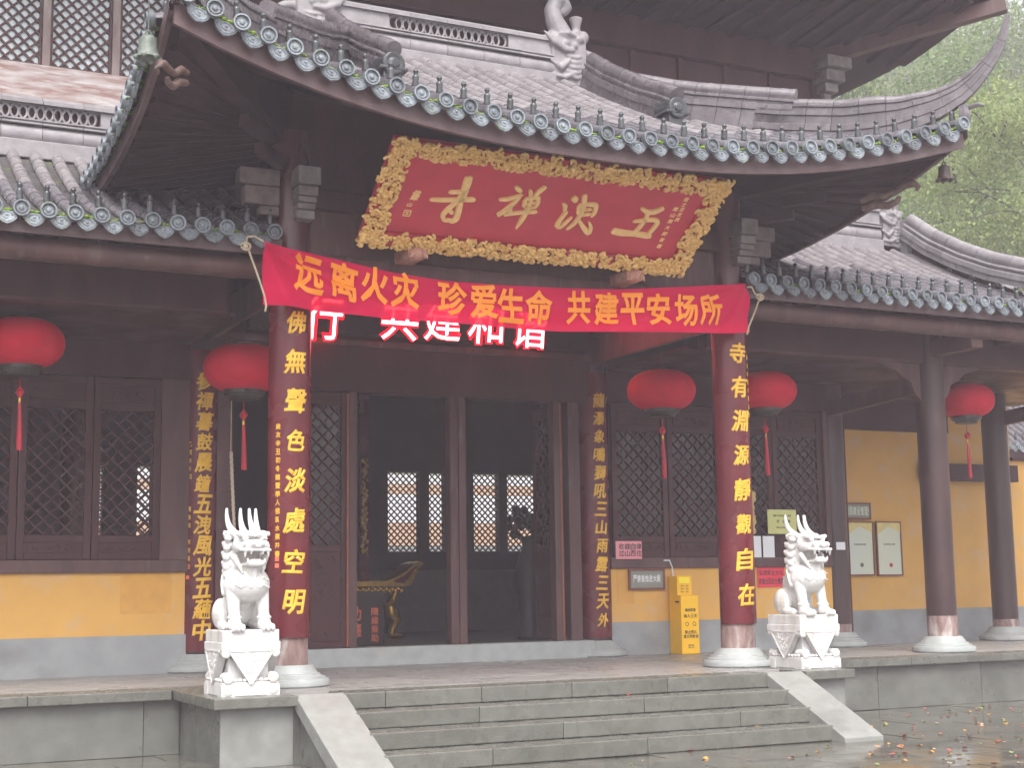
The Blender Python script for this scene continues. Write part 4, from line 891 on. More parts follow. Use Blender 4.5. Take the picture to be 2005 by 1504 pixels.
for s_, w in (
 ([(612, 250), (600, 290), (585, 335), (572, 385)], [36, 40, 34, 26]), ([(503, 334), (560, 334), (606, 326)], [18, 20, 16]), ([(404, 372), (480, 376), (560, 372), (642, 374)], [18, 22, 20, 26]),
 ([(585, 330), (545, 385), (492, 428), (466, 462)], [20, 22, 24, 22]), ([(566, 388), (556, 430), (543, 476), (520, 488), (488, 474)], [26, 30, 30, 24, 10]), ([(505, 428), (522, 445)], [18, 22]), ([(470, 455), (476, 480), (500, 486)], [22, 18, 10]),
 ([(852, 302), (866, 320), (884, 330)], [14, 24, 18]), ([(764, 372), (810, 372), (862, 356), (890, 346)], [14, 20, 18, 14]), ([(880, 350), (840, 395), (790, 436), (756, 456)], [20, 22, 22, 24]), ([(826, 400), (822, 450)], [20, 22]), ([(790, 452), (830, 446), (880, 440), (965, 436)], [16, 18, 18, 22]),
 ([(928, 320), (934, 340), (926, 356)], [14, 20, 14]), ([(1012, 302), (980, 328), (950, 356)], [22, 24, 18]), ([(900, 372), (936, 364), (974, 360), (968, 396), (950, 416)], [16, 18, 22, 20, 16]), ([(904, 372), (892, 410)], [18, 18]), ([(900, 396), (960, 388)], [12, 14]), ([(896, 418), (952, 412)], [12, 14]), ([(940, 360), (918, 420), (892, 470), (854, 524)], [16, 22, 26, 10]),
 ([(1150, 362), (1166, 372), (1160, 386)], [26, 32, 20]), ([(1100, 392), (1116, 410), (1104, 432)], [14, 22, 16]), ([(1122, 432), (1090, 472), (1066, 510), (1084, 520), (1118, 492), (1148, 462)], [20, 22, 24, 20, 16, 12]), ([(1216, 344), (1212, 400), (1196, 450), (1160, 500), (1118, 530)], [26, 26, 22, 20, 10]),
 ([(1180, 404), (1230, 398), (1276, 400), (1268, 440), (1246, 462)], [18, 20, 26, 22, 16]), ([(1184, 404), (1178, 450)], [18, 16]), ([(1188, 430), (1250, 424)], [12, 14]), ([(1184, 456), (1246, 448)], [14, 16]), ([(1180, 474), (1206, 520), (1234, 552), (1248, 520), (1236, 488)], [14, 24, 30, 20, 10]),
 ([(1508, 416), (1540, 440), (1580, 440), (1630, 416)], [16, 26, 28, 22]), ([(1548, 440), (1530, 480), (1500, 520), (1470, 552)], [24, 22, 22, 20]), ([(1466, 488), (1520, 482), (1580, 478), (1600, 492), (1570, 530), (1540, 560)], [14, 20, 24, 24, 22, 20]), ([(1356, 536), (1400, 548), (1470, 552), (1560, 566)], [34, 36, 28, 34])):
    stroke(s_, w)
for st in chars4: st.obj('brush_character', M['gold_flat'], plq)
q = MB()
def ptxt(s, x0, y0, x1, y1, h):
    for i, ch in enumerate(s):
        t_ = i/max(1, len(s)-1); c = Z(x0+(x1-x0)*t_, y0+(y1-y0)*t_); put(q, ch, c, h, h, px_, pu, pn, .03, shear=.15, ext=.01, depth=.05)
ptxt('佛緣', 335, 345, 328, 362, .09); ptxt('山', 300, 402, 300, 402, .055); ptxt('信士沈友良', 1748, 375, 1702, 480, .06); ptxt('諸山釋大師敬題', 1692, 425, 1606, 620, .06)
c0 = Z(286, 446)
for k in range(4):
    a_ = k*PI/2; e1_ = px_*math.cos(a_)+pu*math.sin(a_); e2_ = -px_*math.sin(a_)+pu*math.cos(a_); q.obox(c0+e2_*.035-e1_*.038, c0+e2_*.035+e1_*.038, .012, .01, up=pn)
q.obox(c0-px_*.02+pu*.01, c0+px_*.02+pu*.01, .01, .01, up=pn); q.obox(c0-pu*.02, c0+pu*.02, .01, .01, up=pn); q.obox(c0-px_*.02-pu*.015, c0+px_*.02-pu*.015, .008, .01, up=pn)
q.obj('small_inscriptions', M['gold_flat'], plq, kind='stuff')
for u, v in ((815, 495), (1240, 540)):                                      # gilt rests under the plaque
    c = at_y(u, v, 13.78); b = MB(); b.sphere((c[0], 13.80, c[2]), (.105, .12, .085), 16, 10); b.box(c[0]-.1, c[0]+.1, 13.75, 14.14, c[2]-.055, c[2]+.055)
    for k in range(3): b.tube([(c[0]+.1*math.sin(a), 13.69, c[2]-.02-.02*k+.05*math.cos(a*1.5)) for a in np.linspace(-1.2, 1.2, 9)], .008, 5)
    b.obj('plaque_rest', mat('pink_gilt_paint', (.55, .33, .22), .45, (.45, .2, .16), 12, metal=.2), plq, True)
# ============================================================ RED BANNER
top = [(516, 472), (560, 486), (640, 505), (760, 531), (880, 550), (990, 560), (1100, 564), (1220, 566), (1340, 562), (1463, 555)]
bot = [(521, 597), (570, 601), (640, 608), (760, 623), (880, 634), (990, 641), (1100, 648), (1220, 651), (1340, 651), (1463, 651)]
YB = 13.80
ban = thing('red_banner', 'long red cloth banner with orange characters strung between the front columns', 'banner', tuple(at_y(990, 600, YB)))
T_ = np.array([at_y(u, v, YB) for u, v in top]); B_ = np.array([at_y(u, v, YB) for u, v in bot]); nu, nv = 110, 18
def ban_pt(s, t):
    x = T_[0][0]+(T_[-1][0]-T_[0][0])*s; za = np.interp(x, T_[:, 0], T_[:, 2]); zb = np.interp(x, B_[:, 0], B_[:, 2]); p = np.array([x, YB, za+(zb-za)*t])
    fold = .03*math.sin(5*s*PI+2.2*t)*(.4+t)+.016*math.sin(17*s+9*t)+.012*math.sin(41*s-6*t)*math.sin(PI*t)
    d1 = math.exp(-s/.16); fold += .055*d1*math.sin(11*(math.atan2(t, s*6+.02)))            # pulled creases from the top left corner
    d2 = math.exp(-(1-s)/.1); fold += .04*d2*math.sin(9*math.atan2(t, (1-s)*6+.02))
    return p+np.array([0, -fold, 0])
gr = [[ban_pt(i/nu, j/nv) for i in range(nu+1)] for j in range(nv+1)]
MB().grid(gr).obj('cloth', M['banner'], ban, 'all')
q = MB(); pos = [(606, 538), (676, 550), (738, 556), (798, 566), (888, 584), (948, 590), (1002, 598), (1058, 600), (1138, 600), (1192, 603), (1242, 604), (1292, 605), (1345, 607), (1394, 605)]
Y = YB-.05
for ch, (u, v) in zip('远离火灾珍爱生命共建平安场所', pos):
    c = at_y(u, v, Y); e = at_y(u+8, v+(.30 if u < 700 else .16 if u < 900 else .06 if u < 1100 else 0)*8, Y)-c; e /= np.linalg.norm(e); w = (.335 if u < 840 else .355 if u < 1100 else .33)*(.92+.0*u)
    # bend the ink with the cloth: sample the banner behind each vertex
    mb_ = MB(); put(mb_, ch, (0, 0, 0), w, .375 if u < 1100 else .37, XR, ZU, FN, .028, ext=.0, depth=.05)
    V = np.array(mb_.v); W2 = []
    for p in V:
        pp = c+e*p[0]+np.array([0, 0, 1.])*p[2]
        s_ = (pp[0]-T_[0][0])/(T_[-1][0]-T_[0][0]); s_ = min(1, max(0, s_)); a = ban_pt(s_, 0); b = ban_pt(s_, 1); t_ = min(1, max(0, (pp[2]-a[2])/(b[2]-a[2]))); y_ = ban_pt(s_, t_)[1]
        W2.append((pp[0], y_-.016+p[1]*.3, pp[2]))
    MB().add(W2, mb_.f).obj('character', M['orange'], ban)
for side, pts in ((0, ((516, 472), (497, 462), (484, 464), (481, 482), (487, 490), (505, 540), (519, 583), (521, 600), (519, 610))), (1, ((1463, 562), (1472, 562), (1478, 575), (1488, 582), (1480, 605), (1466, 640), (1463, 655)))):
    r_ = MB().tube([at_y(u, v, YB+.0-.02*(i % 2)) for i, (u, v) in enumerate(pts)], .011, 6)
    kx = at_y(*(pts[3] if side == 0 else pts[3]), YB-.03)
    r_.tube([kx+np.array([.04*math.cos(a)*1.2, -.01*math.sin(2*a), .035*math.sin(a)]) for a in np.linspace(0, 6.3, 12)], .011, 6); r_.sphere(kx, .028, 8, 6)
    r_.obj('tie_rope', M['rope'], ban, True)
# ============================================================ LED SIGN
led = thing('led_sign', 'lit red scrolling sign above the doorway behind the banner', 'sign', (7.5, 17.2, 4.76))
a, b = at_y(590, 560, 17.22), at_y(1090, 690, 17.22)
MB().box(5.0, 9.75, 17.24, 17.40, 4.78, 5.42).obj('housing', M['black'], led, bevel=.01)
q, q2 = MB(), MB()
for ch, u, v in (('行', 634, 622), ('共', 784, 624), ('建', 868, 626), ('和', 952, 633), ('谐', 1038, 641)):
    c = at_y(u, v, 17.225); q, q2 = MB(), MB(); put(q, ch, c, .5, .56, XR, ZU, FN, .0, ext=.01, depth=.05, shear=.08); put(q2, ch, c+np.array([0, .004, 0]), .535, .60, XR, ZU, FN, .055, shear=.08, ext=.0, depth=.04); l_ = q2.obj('character', M['led_halo'], led); q.obj('lit_core', M['led'], l_)  # wider red glyph behind each core paints its halo
# ============================================================ LANTERNS
LN = (('large red silk lantern at the left edge hanging before the lattice window', 42, 672, 16.0, .45), ('red silk lantern hanging partly behind the front left column', 478, 722, 16.0, .46), ('round red lantern between the open doorway and the front right column', 1295, 765, 16.0, .45), ('red lantern hanging just right of the front right column', 1496, 766, 16.0, .44), ('red lantern at the far right beyond the bare column', 1890, 785, 16.0, .42))
def lantern(lab, u, v, y, r):
    c = at_y(u, v, y); t_ = thing('red_lantern', lab, 'lantern', tuple(c), 'red lanterns under the eaves')
    h = r*.59; n = 28; m_ = 16; b = MB(); pr = []
    for i in range(m_+1):
        a = -PI/2*.86+PI*.86*i/m_; pr.append((r*math.cos(a)**.72, h*math.sin(a)/math.sin(PI/2*.86)))
    V = []; Fc = []
    for rr, zz in pr:
        for k in range(n*2): a = PI*k/n; q_ = 1-.03*(k % 2); V.append((c[0]+rr*q_*math.cos(a), c[1]+rr*q_*math.sin(a), c[2]+zz))
    for i in range(m_):
        for k in range(n*2): Fc.append((i*n*2+k, i*n*2+(k+1) % (n*2), (i+1)*n*2+(k+1) % (n*2), (i+1)*n*2+k))
    b.add(V, Fc).obj('silk_body', M['red_cloth'], t_, 'all')
    MB().lathe([(r*.52, -h-.02), (r*.52, -h+.02)], tuple(c), 24).lathe([(r*.46, -h-.045), (r*.5, -h-.02)], tuple(c), 24).lathe([(r*.36, -h-.085), (r*.40, -h-.06), (r*.44, -h-.042)], tuple(c), 24).obj('lower_ring', M['lan_dark'], t_)
    MB().lathe([(r*.34, h-.03), (r*.34, h+.012), (r*.2, h+.03)], tuple(c), 24).obj('upper_ring', M['lan_dark'], t_)
    MB().tube([(c[0], c[1], c[2]+h), (c[0], c[1], 4.6)], .006, 5).obj('hanging_wire', M['lan_dark'], t_)
    z = c[2]-h-.1; MB().tube([(c[0], c[1], z), (c[0], c[1], z-.16)], .005, 5).tube([(c[0], c[1], z-.1), (c[0], c[1], z-.16), (c[0], c[1], z-.22)], [.01, .05, .01], 8).obj('tassel_knot', M['tassel'], t_)
    MB().tube([(c[0], c[1], z-.22), (c[0], c[1], z-.28)], .016, 8).obj('tassel_bead', M['gold_bright'], t_)
    MB().tube([(c[0], c[1], z-.27), (c[0]+.008, c[1], z-.5), (c[0]+.012, c[1], z-.78)], [.016, .026, .032], 8).obj('tassel', M['tassel'], t_)
for L_ in LN: lantern(*L_)
# ============================================================ EAVE BELLS
for lab, u, v, y, mm, hgt in (('small green bronze bell under the left upturned eave corner', 290, 92, 12.25, 'bronze', .25), ('small brown bronze bell under the right upturned eave corner', 1849, 338, 12.2, 'bronze_b', .21)):
    c = at_y(u, v, y); t_ = thing('eave_bell', lab, 'bell', tuple(c), 'bells under the eave corners'); k = hgt/.25
    MB().lathe([(.0, .105*k), (.05*k, .10*k), (.075*k, .075*k), (.08*k, .0), (.09*k, -.06*k), (.108*k, -.10*k), (.098*k, -.10*k)], tuple(c), 20).obj('bell_body', M[mm], t_, True)
    sk = MB()
    for i in range(6): a = 2*PI*i/6; sk.sphere((c[0]+.098*k*math.cos(a), c[1]+.098*k*math.sin(a), c[2]-.10*k), (.03*k, .03*k, .025*k), 8, 6)
    sk.obj('bell_lip', M[mm], t_, True, kind='stuff')
    MB().tube([(c[0]+.03*k*math.cos(a), c[1], c[2]+.1*k+.05*k*math.sin(a)) for a in np.linspace(0, PI, 8)], .008, 6).tube([(c[0], c[1], c[2]+.14*k), (c[0], c[1], c[2]+.5)], .005, 5).obj('bell_hook', M[mm], t_)
# ============================================================ SIGNS AND PAPERS
def sheet(name, lab, cat, u0, v0, u1, v1, y, material, texts=(), ink='ink', group=None, thick=.004, frame_=None, lab_extra=None):
    a, b = at_y(u0, v0, y), at_y(u1, v1, y); x0, x1, z0, z1 = a[0], b[0], b[2], a[2]
    t_ = thing(name, lab, cat, ((x0+x1)/2, y, z0), group); MB().box(x0, x1, y-thick, y, z0, z1).obj('face', material, t_)
    q = MB()
    for s, fx, fz, size, gap in texts: line_text(q, s, (x0+(x1-x0)*fx, y-thick-.001, z1-(z1-z0)*fz), size, XR, ZU, FN, .02, gap, depth=.02)
    if q.v: q.obj('lettering', M[ink], t_, kind='stuff')
    if frame_:
        w = frame_[0]; f_ = MB().box(x0-w, x1+w, y-thick-.012, y, z1, z1+w).box(x0-w, x1+w, y-thick-.012, y, z0-w, z0).box(x0-w, x0, y-thick-.012, y, z0, z1).box(x1, x1+w, y-thick-.012, y, z0, z1); f_.obj('frame', frame_[1], t_)
    return t_, (x0, x1, z0, z1)
sheet('framed_sign', 'brown framed grey sign with white lettering on the yellow wall', 'sign', 1233, 1119, 1297, 1151, 17.49, M['slate'], (('严禁香烛进大殿', .5, .45, .1, .64),), 'white', thick=.02, frame_=(.03, M['frame']))
sheet('pink_notice', 'pink paper with handwriting pasted below the lattice window', 'paper', 1205, 1060, 1257, 1095, 17.42, M['pink'], (('收錢自律', .55, .3, .085, 1.1), ('过山西往', .55, .68, .085, 1.1)))
sheet('red_notice', 'bright red paper with two dark lines beside the right marble beast', 'paper', 1482, 1111, 1537, 1150, 17.49, M['redpaper'], (('弘扬安全文化', .5, .28, .075, .95), ('提高全民安全素养', .5, .7, .09, .62)))
sheet('green_notice', 'yellow green notice pasted on the lattice behind the right beast', 'paper', 1502, 998, 1560, 1046, 17.43, M['lime'], (('诸暨市五洩禅寺安全管理', .5, .25, .03, 1.0), ('安全管', .55, .48, .045, 2.2), ('消防安全责任公示', .5, .74, .028, 1.0)))
sheet('white_notice', 'left one of two blank white sheets beside the front right column', 'paper', 1467, 1050, 1491, 1092, 17.43, M['white'])
sheet('white_notice', 'right one of two blank white sheets behind the right marble beast', 'paper', 1493, 1050, 1517, 1092, 17.43, M['white'])
sheet('door_number_label', 'small white sticker high on the dark red rear column', 'label', 1637, 1062, 1655, 1077, 17.40, M['white'])
rb_ = MB()
for k in range(9): p = at_y(1474+random.uniform(-3, 3), 968+9*k, 17.42); rb_.sphere(p, (.045, .012, .05), 8, 6)
tag(rb_.obj('hanging_ribbon', mat('faded_ribbon', (.5, .5, .12), .7, (.55, .25, .2), 9), None, True), 'faded yellow and pink ribbon hanging behind the front right column', 'ribbon')
# right annex wall with notice boards
ann = thing('annex_wall', 'long yellow wall with grey foot set back at the far right', 'wall', (18, 18.7, H))
MB().box(14.35, 30, 18.64, 18.9, H-.05, 1.12).obj('grey_dado', M['greypl'], ann); MB().box(14.35, 18.85, 18.66, 18.9, 1.12, 4.6).obj('yellow_wall', M['yellow'], ann); zt_ = at_y(1985, 903, 18.66)[2]; MB().box(18.85, 30, 18.66, 18.9, 1.12, zt_).obj('yellow_wall', M['yellow'], ann); MB().box(18.85, 30, 18.6, 18.96, zt_, zt_+.06).obj('wall_coping', M['wood'], ann)
MB().box(14.3, 14.42, 17.6, 18.7, H-.05, 5).obj('return_wall', M['wood'], ann); MB().box(14.35, 17.4, 18.56, 18.72, 4.02, 4.6).obj('head_beam', M['wood'], ann)
MB().obox((16.75, 18.52, 3.36), (18.8, 18.52, 3.36), .16, .28).obj('tie_rail', M['wood'], ann)
t_, bb = sheet('notice_board_title', 'brown framed title sign above the two pale posters', 'sign', 1650, 988, 1701, 1014, 18.62, M['slate'], (('规划局建设管理处', .5, .5, .14, .55),), 'poster', thick=.02, frame_=(.03, M['frame']))
for nm, u0, u1, lab in (('l', 1656, 1710, 'left pale green poster in the dark framed notice board'), ('r', 1715, 1765, 'right pale green poster in the dark framed notice board')):
    t_, bb = sheet('notice_poster', lab, 'poster', u0, 1024, u1, 1125, 18.62, M['poster'], (('五泄禅寺简介说明', .5, .42, .03, 1.0),), thick=.015, frame_=(.022, M['frame']), group='posters in the notice board')
    MB().prism([(bb[0], bb[3]), (bb[1], bb[3]), (bb[1], bb[3]-.16), ((bb[0]+bb[1])/2, bb[3]-.05), (bb[0], bb[3]-.2)], 18.598, 18.604).obj('gold_band', M['poster_y'], t_)
    MB().lathe([(.035, 0), (.035, .003)], ((bb[0]+bb[1])/2+.02, 18.60, bb[2]+.15), 14, 'y').obj('round_seal', M['tassel'] if nm == 'r' else M['bronze'], t_)
# ============================================================ YELLOW DISPENSER BOX
bx, by = at_y(1336, 1279, 17.17)[0], 17.45
yb = thing('yellow_box', 'tall yellow dispenser box standing against the yellow wall', 'box', (bx+.15, by-.1, H))
MB().box(bx, bx+.29, by-.28, by+.02, H, H+.80).obj('body', M['ybox'], yb, bevel=.008)
MB().box(bx+.0, bx+.24, by-.2, by+.02, H+.80, H+1.07).obj('upper_box', M['ybox'], yb, bevel=.008)
MB().box(bx+.03, bx+.20, by-.206, by-.199, H+.97, H+1.05).obj('display_label', M['ylit'], yb)
MB().box(bx-.004, bx+.002, by-.24, by-.14, H+.70, H+.725).obj('slot', M['ink'], yb)
q = MB()
for s, z, size, gap in (('请自取香', .60, .045, 1.0), ('每人三支', .52, .05, 1.1), ('禁止明火', .30, .05, 1.0), ('请文明敬香', .24, .05, 1.0), ('服务电话', .12, .022, 1.1), ('联系人员', .09, .022, 1.1)): line_text(q, s, (bx+.15, by-.282, H+z), size, XR, ZU, FN, .02, gap, depth=.02)
for z in (.93, .89, .85): line_text(q, '香烛 供品', (bx+.12, by-.202, H+z), .022, XR, ZU, FN, .01, 1.2, depth=.02)
q.tube([(bx+.09+.025*math.cos(a), by-.282, H+.41+.025*math.sin(a)) for a in np.linspace(0, 6.28, 14)], .004, 4); q.tube([(bx+.21+.025*math.cos(a), by-.282, H+.41+.025*math.sin(a)) for a in np.linspace(0, 6.28, 14)], .004, 4)
q.obj('lettering', M['ink'], yb, kind='stuff')
cb = MB().tube([at_y(1300, 1098, 17.43), at_y(1311, 1098, 17.43), at_y(1316, 1112, 17.46), at_y(1318, 1130, 17.46), (bx+.1, by-.02, H+1.06)], .012, 6); tag(cb.obj('white_cable', M['white']), 'white cable running down the sill to the yellow box', 'cable')
# ============================================================ INSIDE THE DOORWAY
FZ = .79
a = at_z(770, 1252, FZ); ty = min(a[1], 23.2)
alt = thing('altar_table', 'red altar table with gold carved edge and upswept end inside the doorway', 'table', (a[0], ty, FZ))
A_ = lambda u, v: at_y(u, v, ty)
pz = [A_(640, 1150), A_(800, 1148), A_(806, 1138), A_(815, 1118), A_(826, 1104), A_(820, 1099), A_(808, 1104), A_(795, 1118), A_(775, 1130), A_(756, 1138), A_(640, 1141)]
MB().prism([(p[0], p[2]) for p in pz], ty-.06, ty+.5).obj('table_top', M['gold_bright'], alt)
pz = [A_(790, 1143), A_(797, 1132), A_(808, 1116), A_(816, 1109), A_(806, 1112), A_(790, 1127), A_(765, 1140)]
MB().prism([(p[0], p[2]) for p in pz], ty-.07, ty-.05).obj('end_panel', M['board'], alt)
p0, p1 = A_(640, 1158), A_(785, 1151); MB().box(p0[0], p1[0], ty-.03, ty+.45, p0[2], p1[2]).obj('apron', M['board'], alt)
q = MB()
for i in range(26): c = p0+(p1-p0)*i/25; q.sphere((c[0], ty-.045, p1[2]-.02-.03*(i % 2)), (.04, .02, .04), 6, 5)
q.obj('apron_carving', M['gold_bright'], alt, True, kind='stuff')
lg = [A_(778, 1152), A_(768, 1175), A_(760, 1188), A_(768, 1200), A_(774, 1215), A_(766, 1232), A_(768, 1248)]
MB().tube([(p[0], ty, p[2]) for p in lg], [.05, .06, .09, .11, .09, .06, .07], 10).sphere((lg[-1][0]+.06, ty-.03, FZ+.05), (.13, .1, .05), 10, 6).obj('leg', M['gold_bright'], alt, True)
MB().tube([(p[0]-2.2, ty, p[2]) for p in lg], [.05, .06, .09, .11, .09, .06, .07], 10).obj('leg', M['gold_bright'], alt, True)
a, b = at_y(640, 1160, 19.6), at_y(752, 1262, 19.6)
don = thing('donation_box', 'dark donation box with orange red characters inside the doorway', 'box', ((a[0]+b[0])/2, 19.8, FZ))
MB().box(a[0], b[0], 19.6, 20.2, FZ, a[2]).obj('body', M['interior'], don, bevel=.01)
q = MB()
for i, ch in enumerate('隨緣樂助'): put(q, ch, at_y(734, 1198+17.3*i, 19.59), .11, .115, XR, ZU, FN, .03, ext=.004, depth=.03); q.obj('character', M['redink'], don); q = MB()
for i, ch in enumerate('功德'): put(q, ch, at_y(696, 1203+32*i, 19.59), .18, .2, XR, ZU, FN, .03, ext=.004, depth=.03); q.obj('character', M['redink'], don); q = MB()
c = at_y(1036, 1100, 20.2)
vs = thing('tall_vase', 'tall dark vase with dark flowers in the right half of the doorway', 'vase', (c[0], 20.2, FZ))
MB().lathe([(.2, FZ), (.22, FZ+.1), (.16, FZ+.3), (.24, FZ+.7), (.26, FZ+.95), (.16, FZ+1.25), (.1, FZ+1.4), (.14, FZ+1.55)], (c[0], 20.2, 0), 20).obj('vase_body', M['lan_dark'], vs, True)
q = MB()
for i in range(40):
    p = np.array([c[0], 20.2, FZ+1.8])+rng.normal(0, 1, 3)*np.array([.17, .12, .12]); q.sphere(p, random.uniform(.04, .08), 7, 5)
q.obj('flowers', M['interior'], vs, True, kind='stuff')
dc = MB()
for k in range(60): p = at_y(714+random.uniform(-5, 5), 900+3.1*k, 21.8); dc.sphere(p, random.uniform(.015, .04), 6, 4)
hg = thing('gold_carving_strip', 'narrow gold carved hanging strip just inside the doorway', 'carving', tuple(at_y(714, 990, 21.8))); MB().box(at_y(704, 900, 21.85)[0], at_y(722, 900, 21.85)[0], 21.83, 21.9, FZ, 5.1).obj('backing', M['board'], hg); dc.obj('gilt_relief', M['gold2'], hg, True, kind='stuff')
a, b = at_y(452, 885, 17.15), at_y(457, 1010, 17.15); rp_ = MB().tube([a+(b-a)*k/24+np.array([.006*(k % 2), 0, 0]) for k in range(40)], .02, 6); rp_.tube([a, (a[0], 17.15, 4.56)], .006, 5)
tag(rp_.obj('hanging_rope', M['hang'], None, True), 'pale twisted rope hanging behind the left marble beast', 'rope')
# rear courtyard building seen through the back windows
rh = thing('rear_building', 'pale and orange building seen through the rear lattice windows', 'building', (12, 34, 0))
rb = [at_y(790, v, 34)[2] for v in (1068, 1024, 968, 948)]
for nm, z0, z1, mm in (('foot_wall', 0, rb[0], 'greypl'), ('orange_wall', rb[0], rb[1], 'pale_orange'), ('white_wall', rb[1], rb[2], 'white'), ('orange_band', rb[2], rb[3], 'pale_orange'), ('pale_parapet', rb[3], rb[3]+.25, 'white')): MB().box(2, 30, 34, 34.4, z0, z1).obj(nm, M[mm], rh)
# low corridor with a wet tile roof at the far right
cor = thing('side_corridor', 'small wet tiled corridor roof glimpsed at the far right edge', 'corridor', (27, 26, 0))
c0 = at_y(1960, 870, 25.0); zz0 = c0[2]
cr = []
for i in range(26): x = c0[0]-1.0+.25*i; cr.append([(x, 25+y, zz0+.75*y) for y in np.linspace(0, 5.2, 9)])
cro = link(bpy.data.objects.new('roof', None)); cro.location = (c0[0], 25, zz0); cro.parent = cor; cro.matrix_parent_inverse = base_inv(cor)
tile_roof(cro, cr, (1, 0, 0), 0, stuff_only=True, nails=True, moss=.2)
MB().box(c0[0]-1.2, c0[0]+6, 25.1, 25.3, zz0-.32, zz0-.05).obj('eave_board', M['wood'], cor); MB().box(c0[0]-1.2, c0[0]+6, 25.9, 26.2, 0, zz0+.4).obj('wall', M['yellow'], cor)
# ============================================================ HILL AND TREES
def hill_z(x, y):
    d = math.hypot(x, y); return max(-.6, (d-36)*.36+1.2*math.sin(x*.13)*math.cos(y*.11)) if y > 12 or x > 24 else -.6
hx_ = np.linspace(-40, 148, 70); hy_ = np.linspace(26, 148, 50)
MB().grid([[(x, y, hill_z(x, y)-.3) for x in hx_] for y in hy_]).obj('hill', M['hill'], None, True, kind='structure')
def quads(me, V):
    n = len(V)//4; me.vertices.add(len(V)); me.vertices.foreach_set('co', V.ravel()); me.loops.add(len(V)); me.loops.foreach_set('vertex_index', np.arange(len(V), dtype=np.int32)); me.polygons.add(n)
    me.polygons.foreach_set('loop_start', np.arange(0, 4*n, 4, dtype=np.int32)); me.update(calc_edges=True)
def tree(lab, u, d, hgt, cr, leaf, seed, nleaf=5200, ls=.26, z0=None, flat=.8, trunk_r=.22, gaps=.0, group='trees on the hillside behind the hall'):
    rn = np.random.default_rng(seed); dr = ray(u, 400); dr[2] = 0; dr /= np.linalg.norm(dr); x, y = dr[0]*d, dr[1]*d; z = hill_z(x, y)-.4 if z0 is None else z0
    t_ = thing('broadleaf_tree', lab, 'tree', (x, y, z), group); b = MB()
    top = np.array([x+rn.normal()*.4, y+rn.normal()*.4, z+hgt*.78]); base = np.array([x, y, z]); mid = (base+top)/2+np.array([rn.normal()*.35, rn.normal()*.35, 0])
    curve = lambda s: base*(1-s)**2+mid*2*s*(1-s)+top*s*s
    b.tube([curve(s) for s in np.linspace(0, 1, 10)], [trunk_r*(1-.85*s) for s in np.linspace(0, 1, 10)], 9)
    cl = []
    for i in range(16):
        s = rn.uniform(.3, .95); p = curve(s); an = rn.uniform(0, 2*PI); L_ = cr*rn.uniform(.55, 1.0)*(1.15-.5*s); e = p+np.array([math.cos(an)*L_, math.sin(an)*L_, rn.uniform(.0, .5)*cr])
        m_ = (p+e)/2+np.array([0, 0, .15*L_]); q = [p*(1-k)**2+m_*2*k*(1-k)+e*k*k for k in np.linspace(0, 1, 6)]; b.tube(q, [trunk_r*.38*(1-.8*k)*(1.1-s) for k in np.linspace(0, 1, 6)], 6)
        for k in (.45, .7, .9, 1.0): cl.append((p*(1-k)**2+m_*2*k*(1-k)+e*k*k, cr*rn.uniform(.16, .34)))
        for j in range(2):
            k = rn.uniform(.4, .9); p2 = p*(1-k)**2+m_*2*k*(1-k)+e*k*k; e2 = p2+rn.normal(0, .35, 3)*cr*np.array([1, 1, .6]); b.tube([p2, (p2+e2)/2+np.array([0, 0, .05*cr]), e2], [trunk_r*.14, trunk_r*.1, trunk_r*.03], 5); cl.append((e2, cr*rn.uniform(.14, .28)))
    cl.append((top, cr*.35))
    b.obj('trunk', M['bark'], t_, True)
    # leaves: small bent quads in clumps through the crown
    w_ = np.array([c[1]**2 for c in cl]); w_ /= w_.sum(); idx = rn.choice(len(cl), nleaf, p=w_); C_ = np.array([c[0] for c in cl])[idx]; R_ = np.array([c[1] for c in cl])[idx]
    v = rn.normal(0, 1, (nleaf, 3)); v /= np.linalg.norm(v, axis=1)[:, None]; rad = rn.uniform(.25, 1, nleaf)**.6; P = C_+v*(R_*rad)[:, None]*np.array([1.15, 1.15, flat])
    a = rn.normal(0, 1, (nleaf, 3)); a /= np.linalg.norm(a, axis=1)[:, None]; n2 = rn.normal(0, .6, (nleaf, 3))+np.array([0, 0, 1]); bdir = np.cross(a, n2); bdir /= np.linalg.norm(bdir, axis=1)[:, None]
    sz = rn.uniform(.6, 1.3, nleaf)*ls
    V = np.stack([P-a*sz[:, None]*.5, P+bdir*sz[:, None]*.28, P+a*sz[:, None]*.5, P-bdir*sz[:, None]*.28], 1).reshape(-1, 3)
    me = bpy.data.meshes.new('crown'); quads(me, V); me.materials.append(M[leaf])
    o = link(bpy.data.objects.new('crown', me)); o.parent = t_; o.matrix_parent_inverse = base_inv(t_)
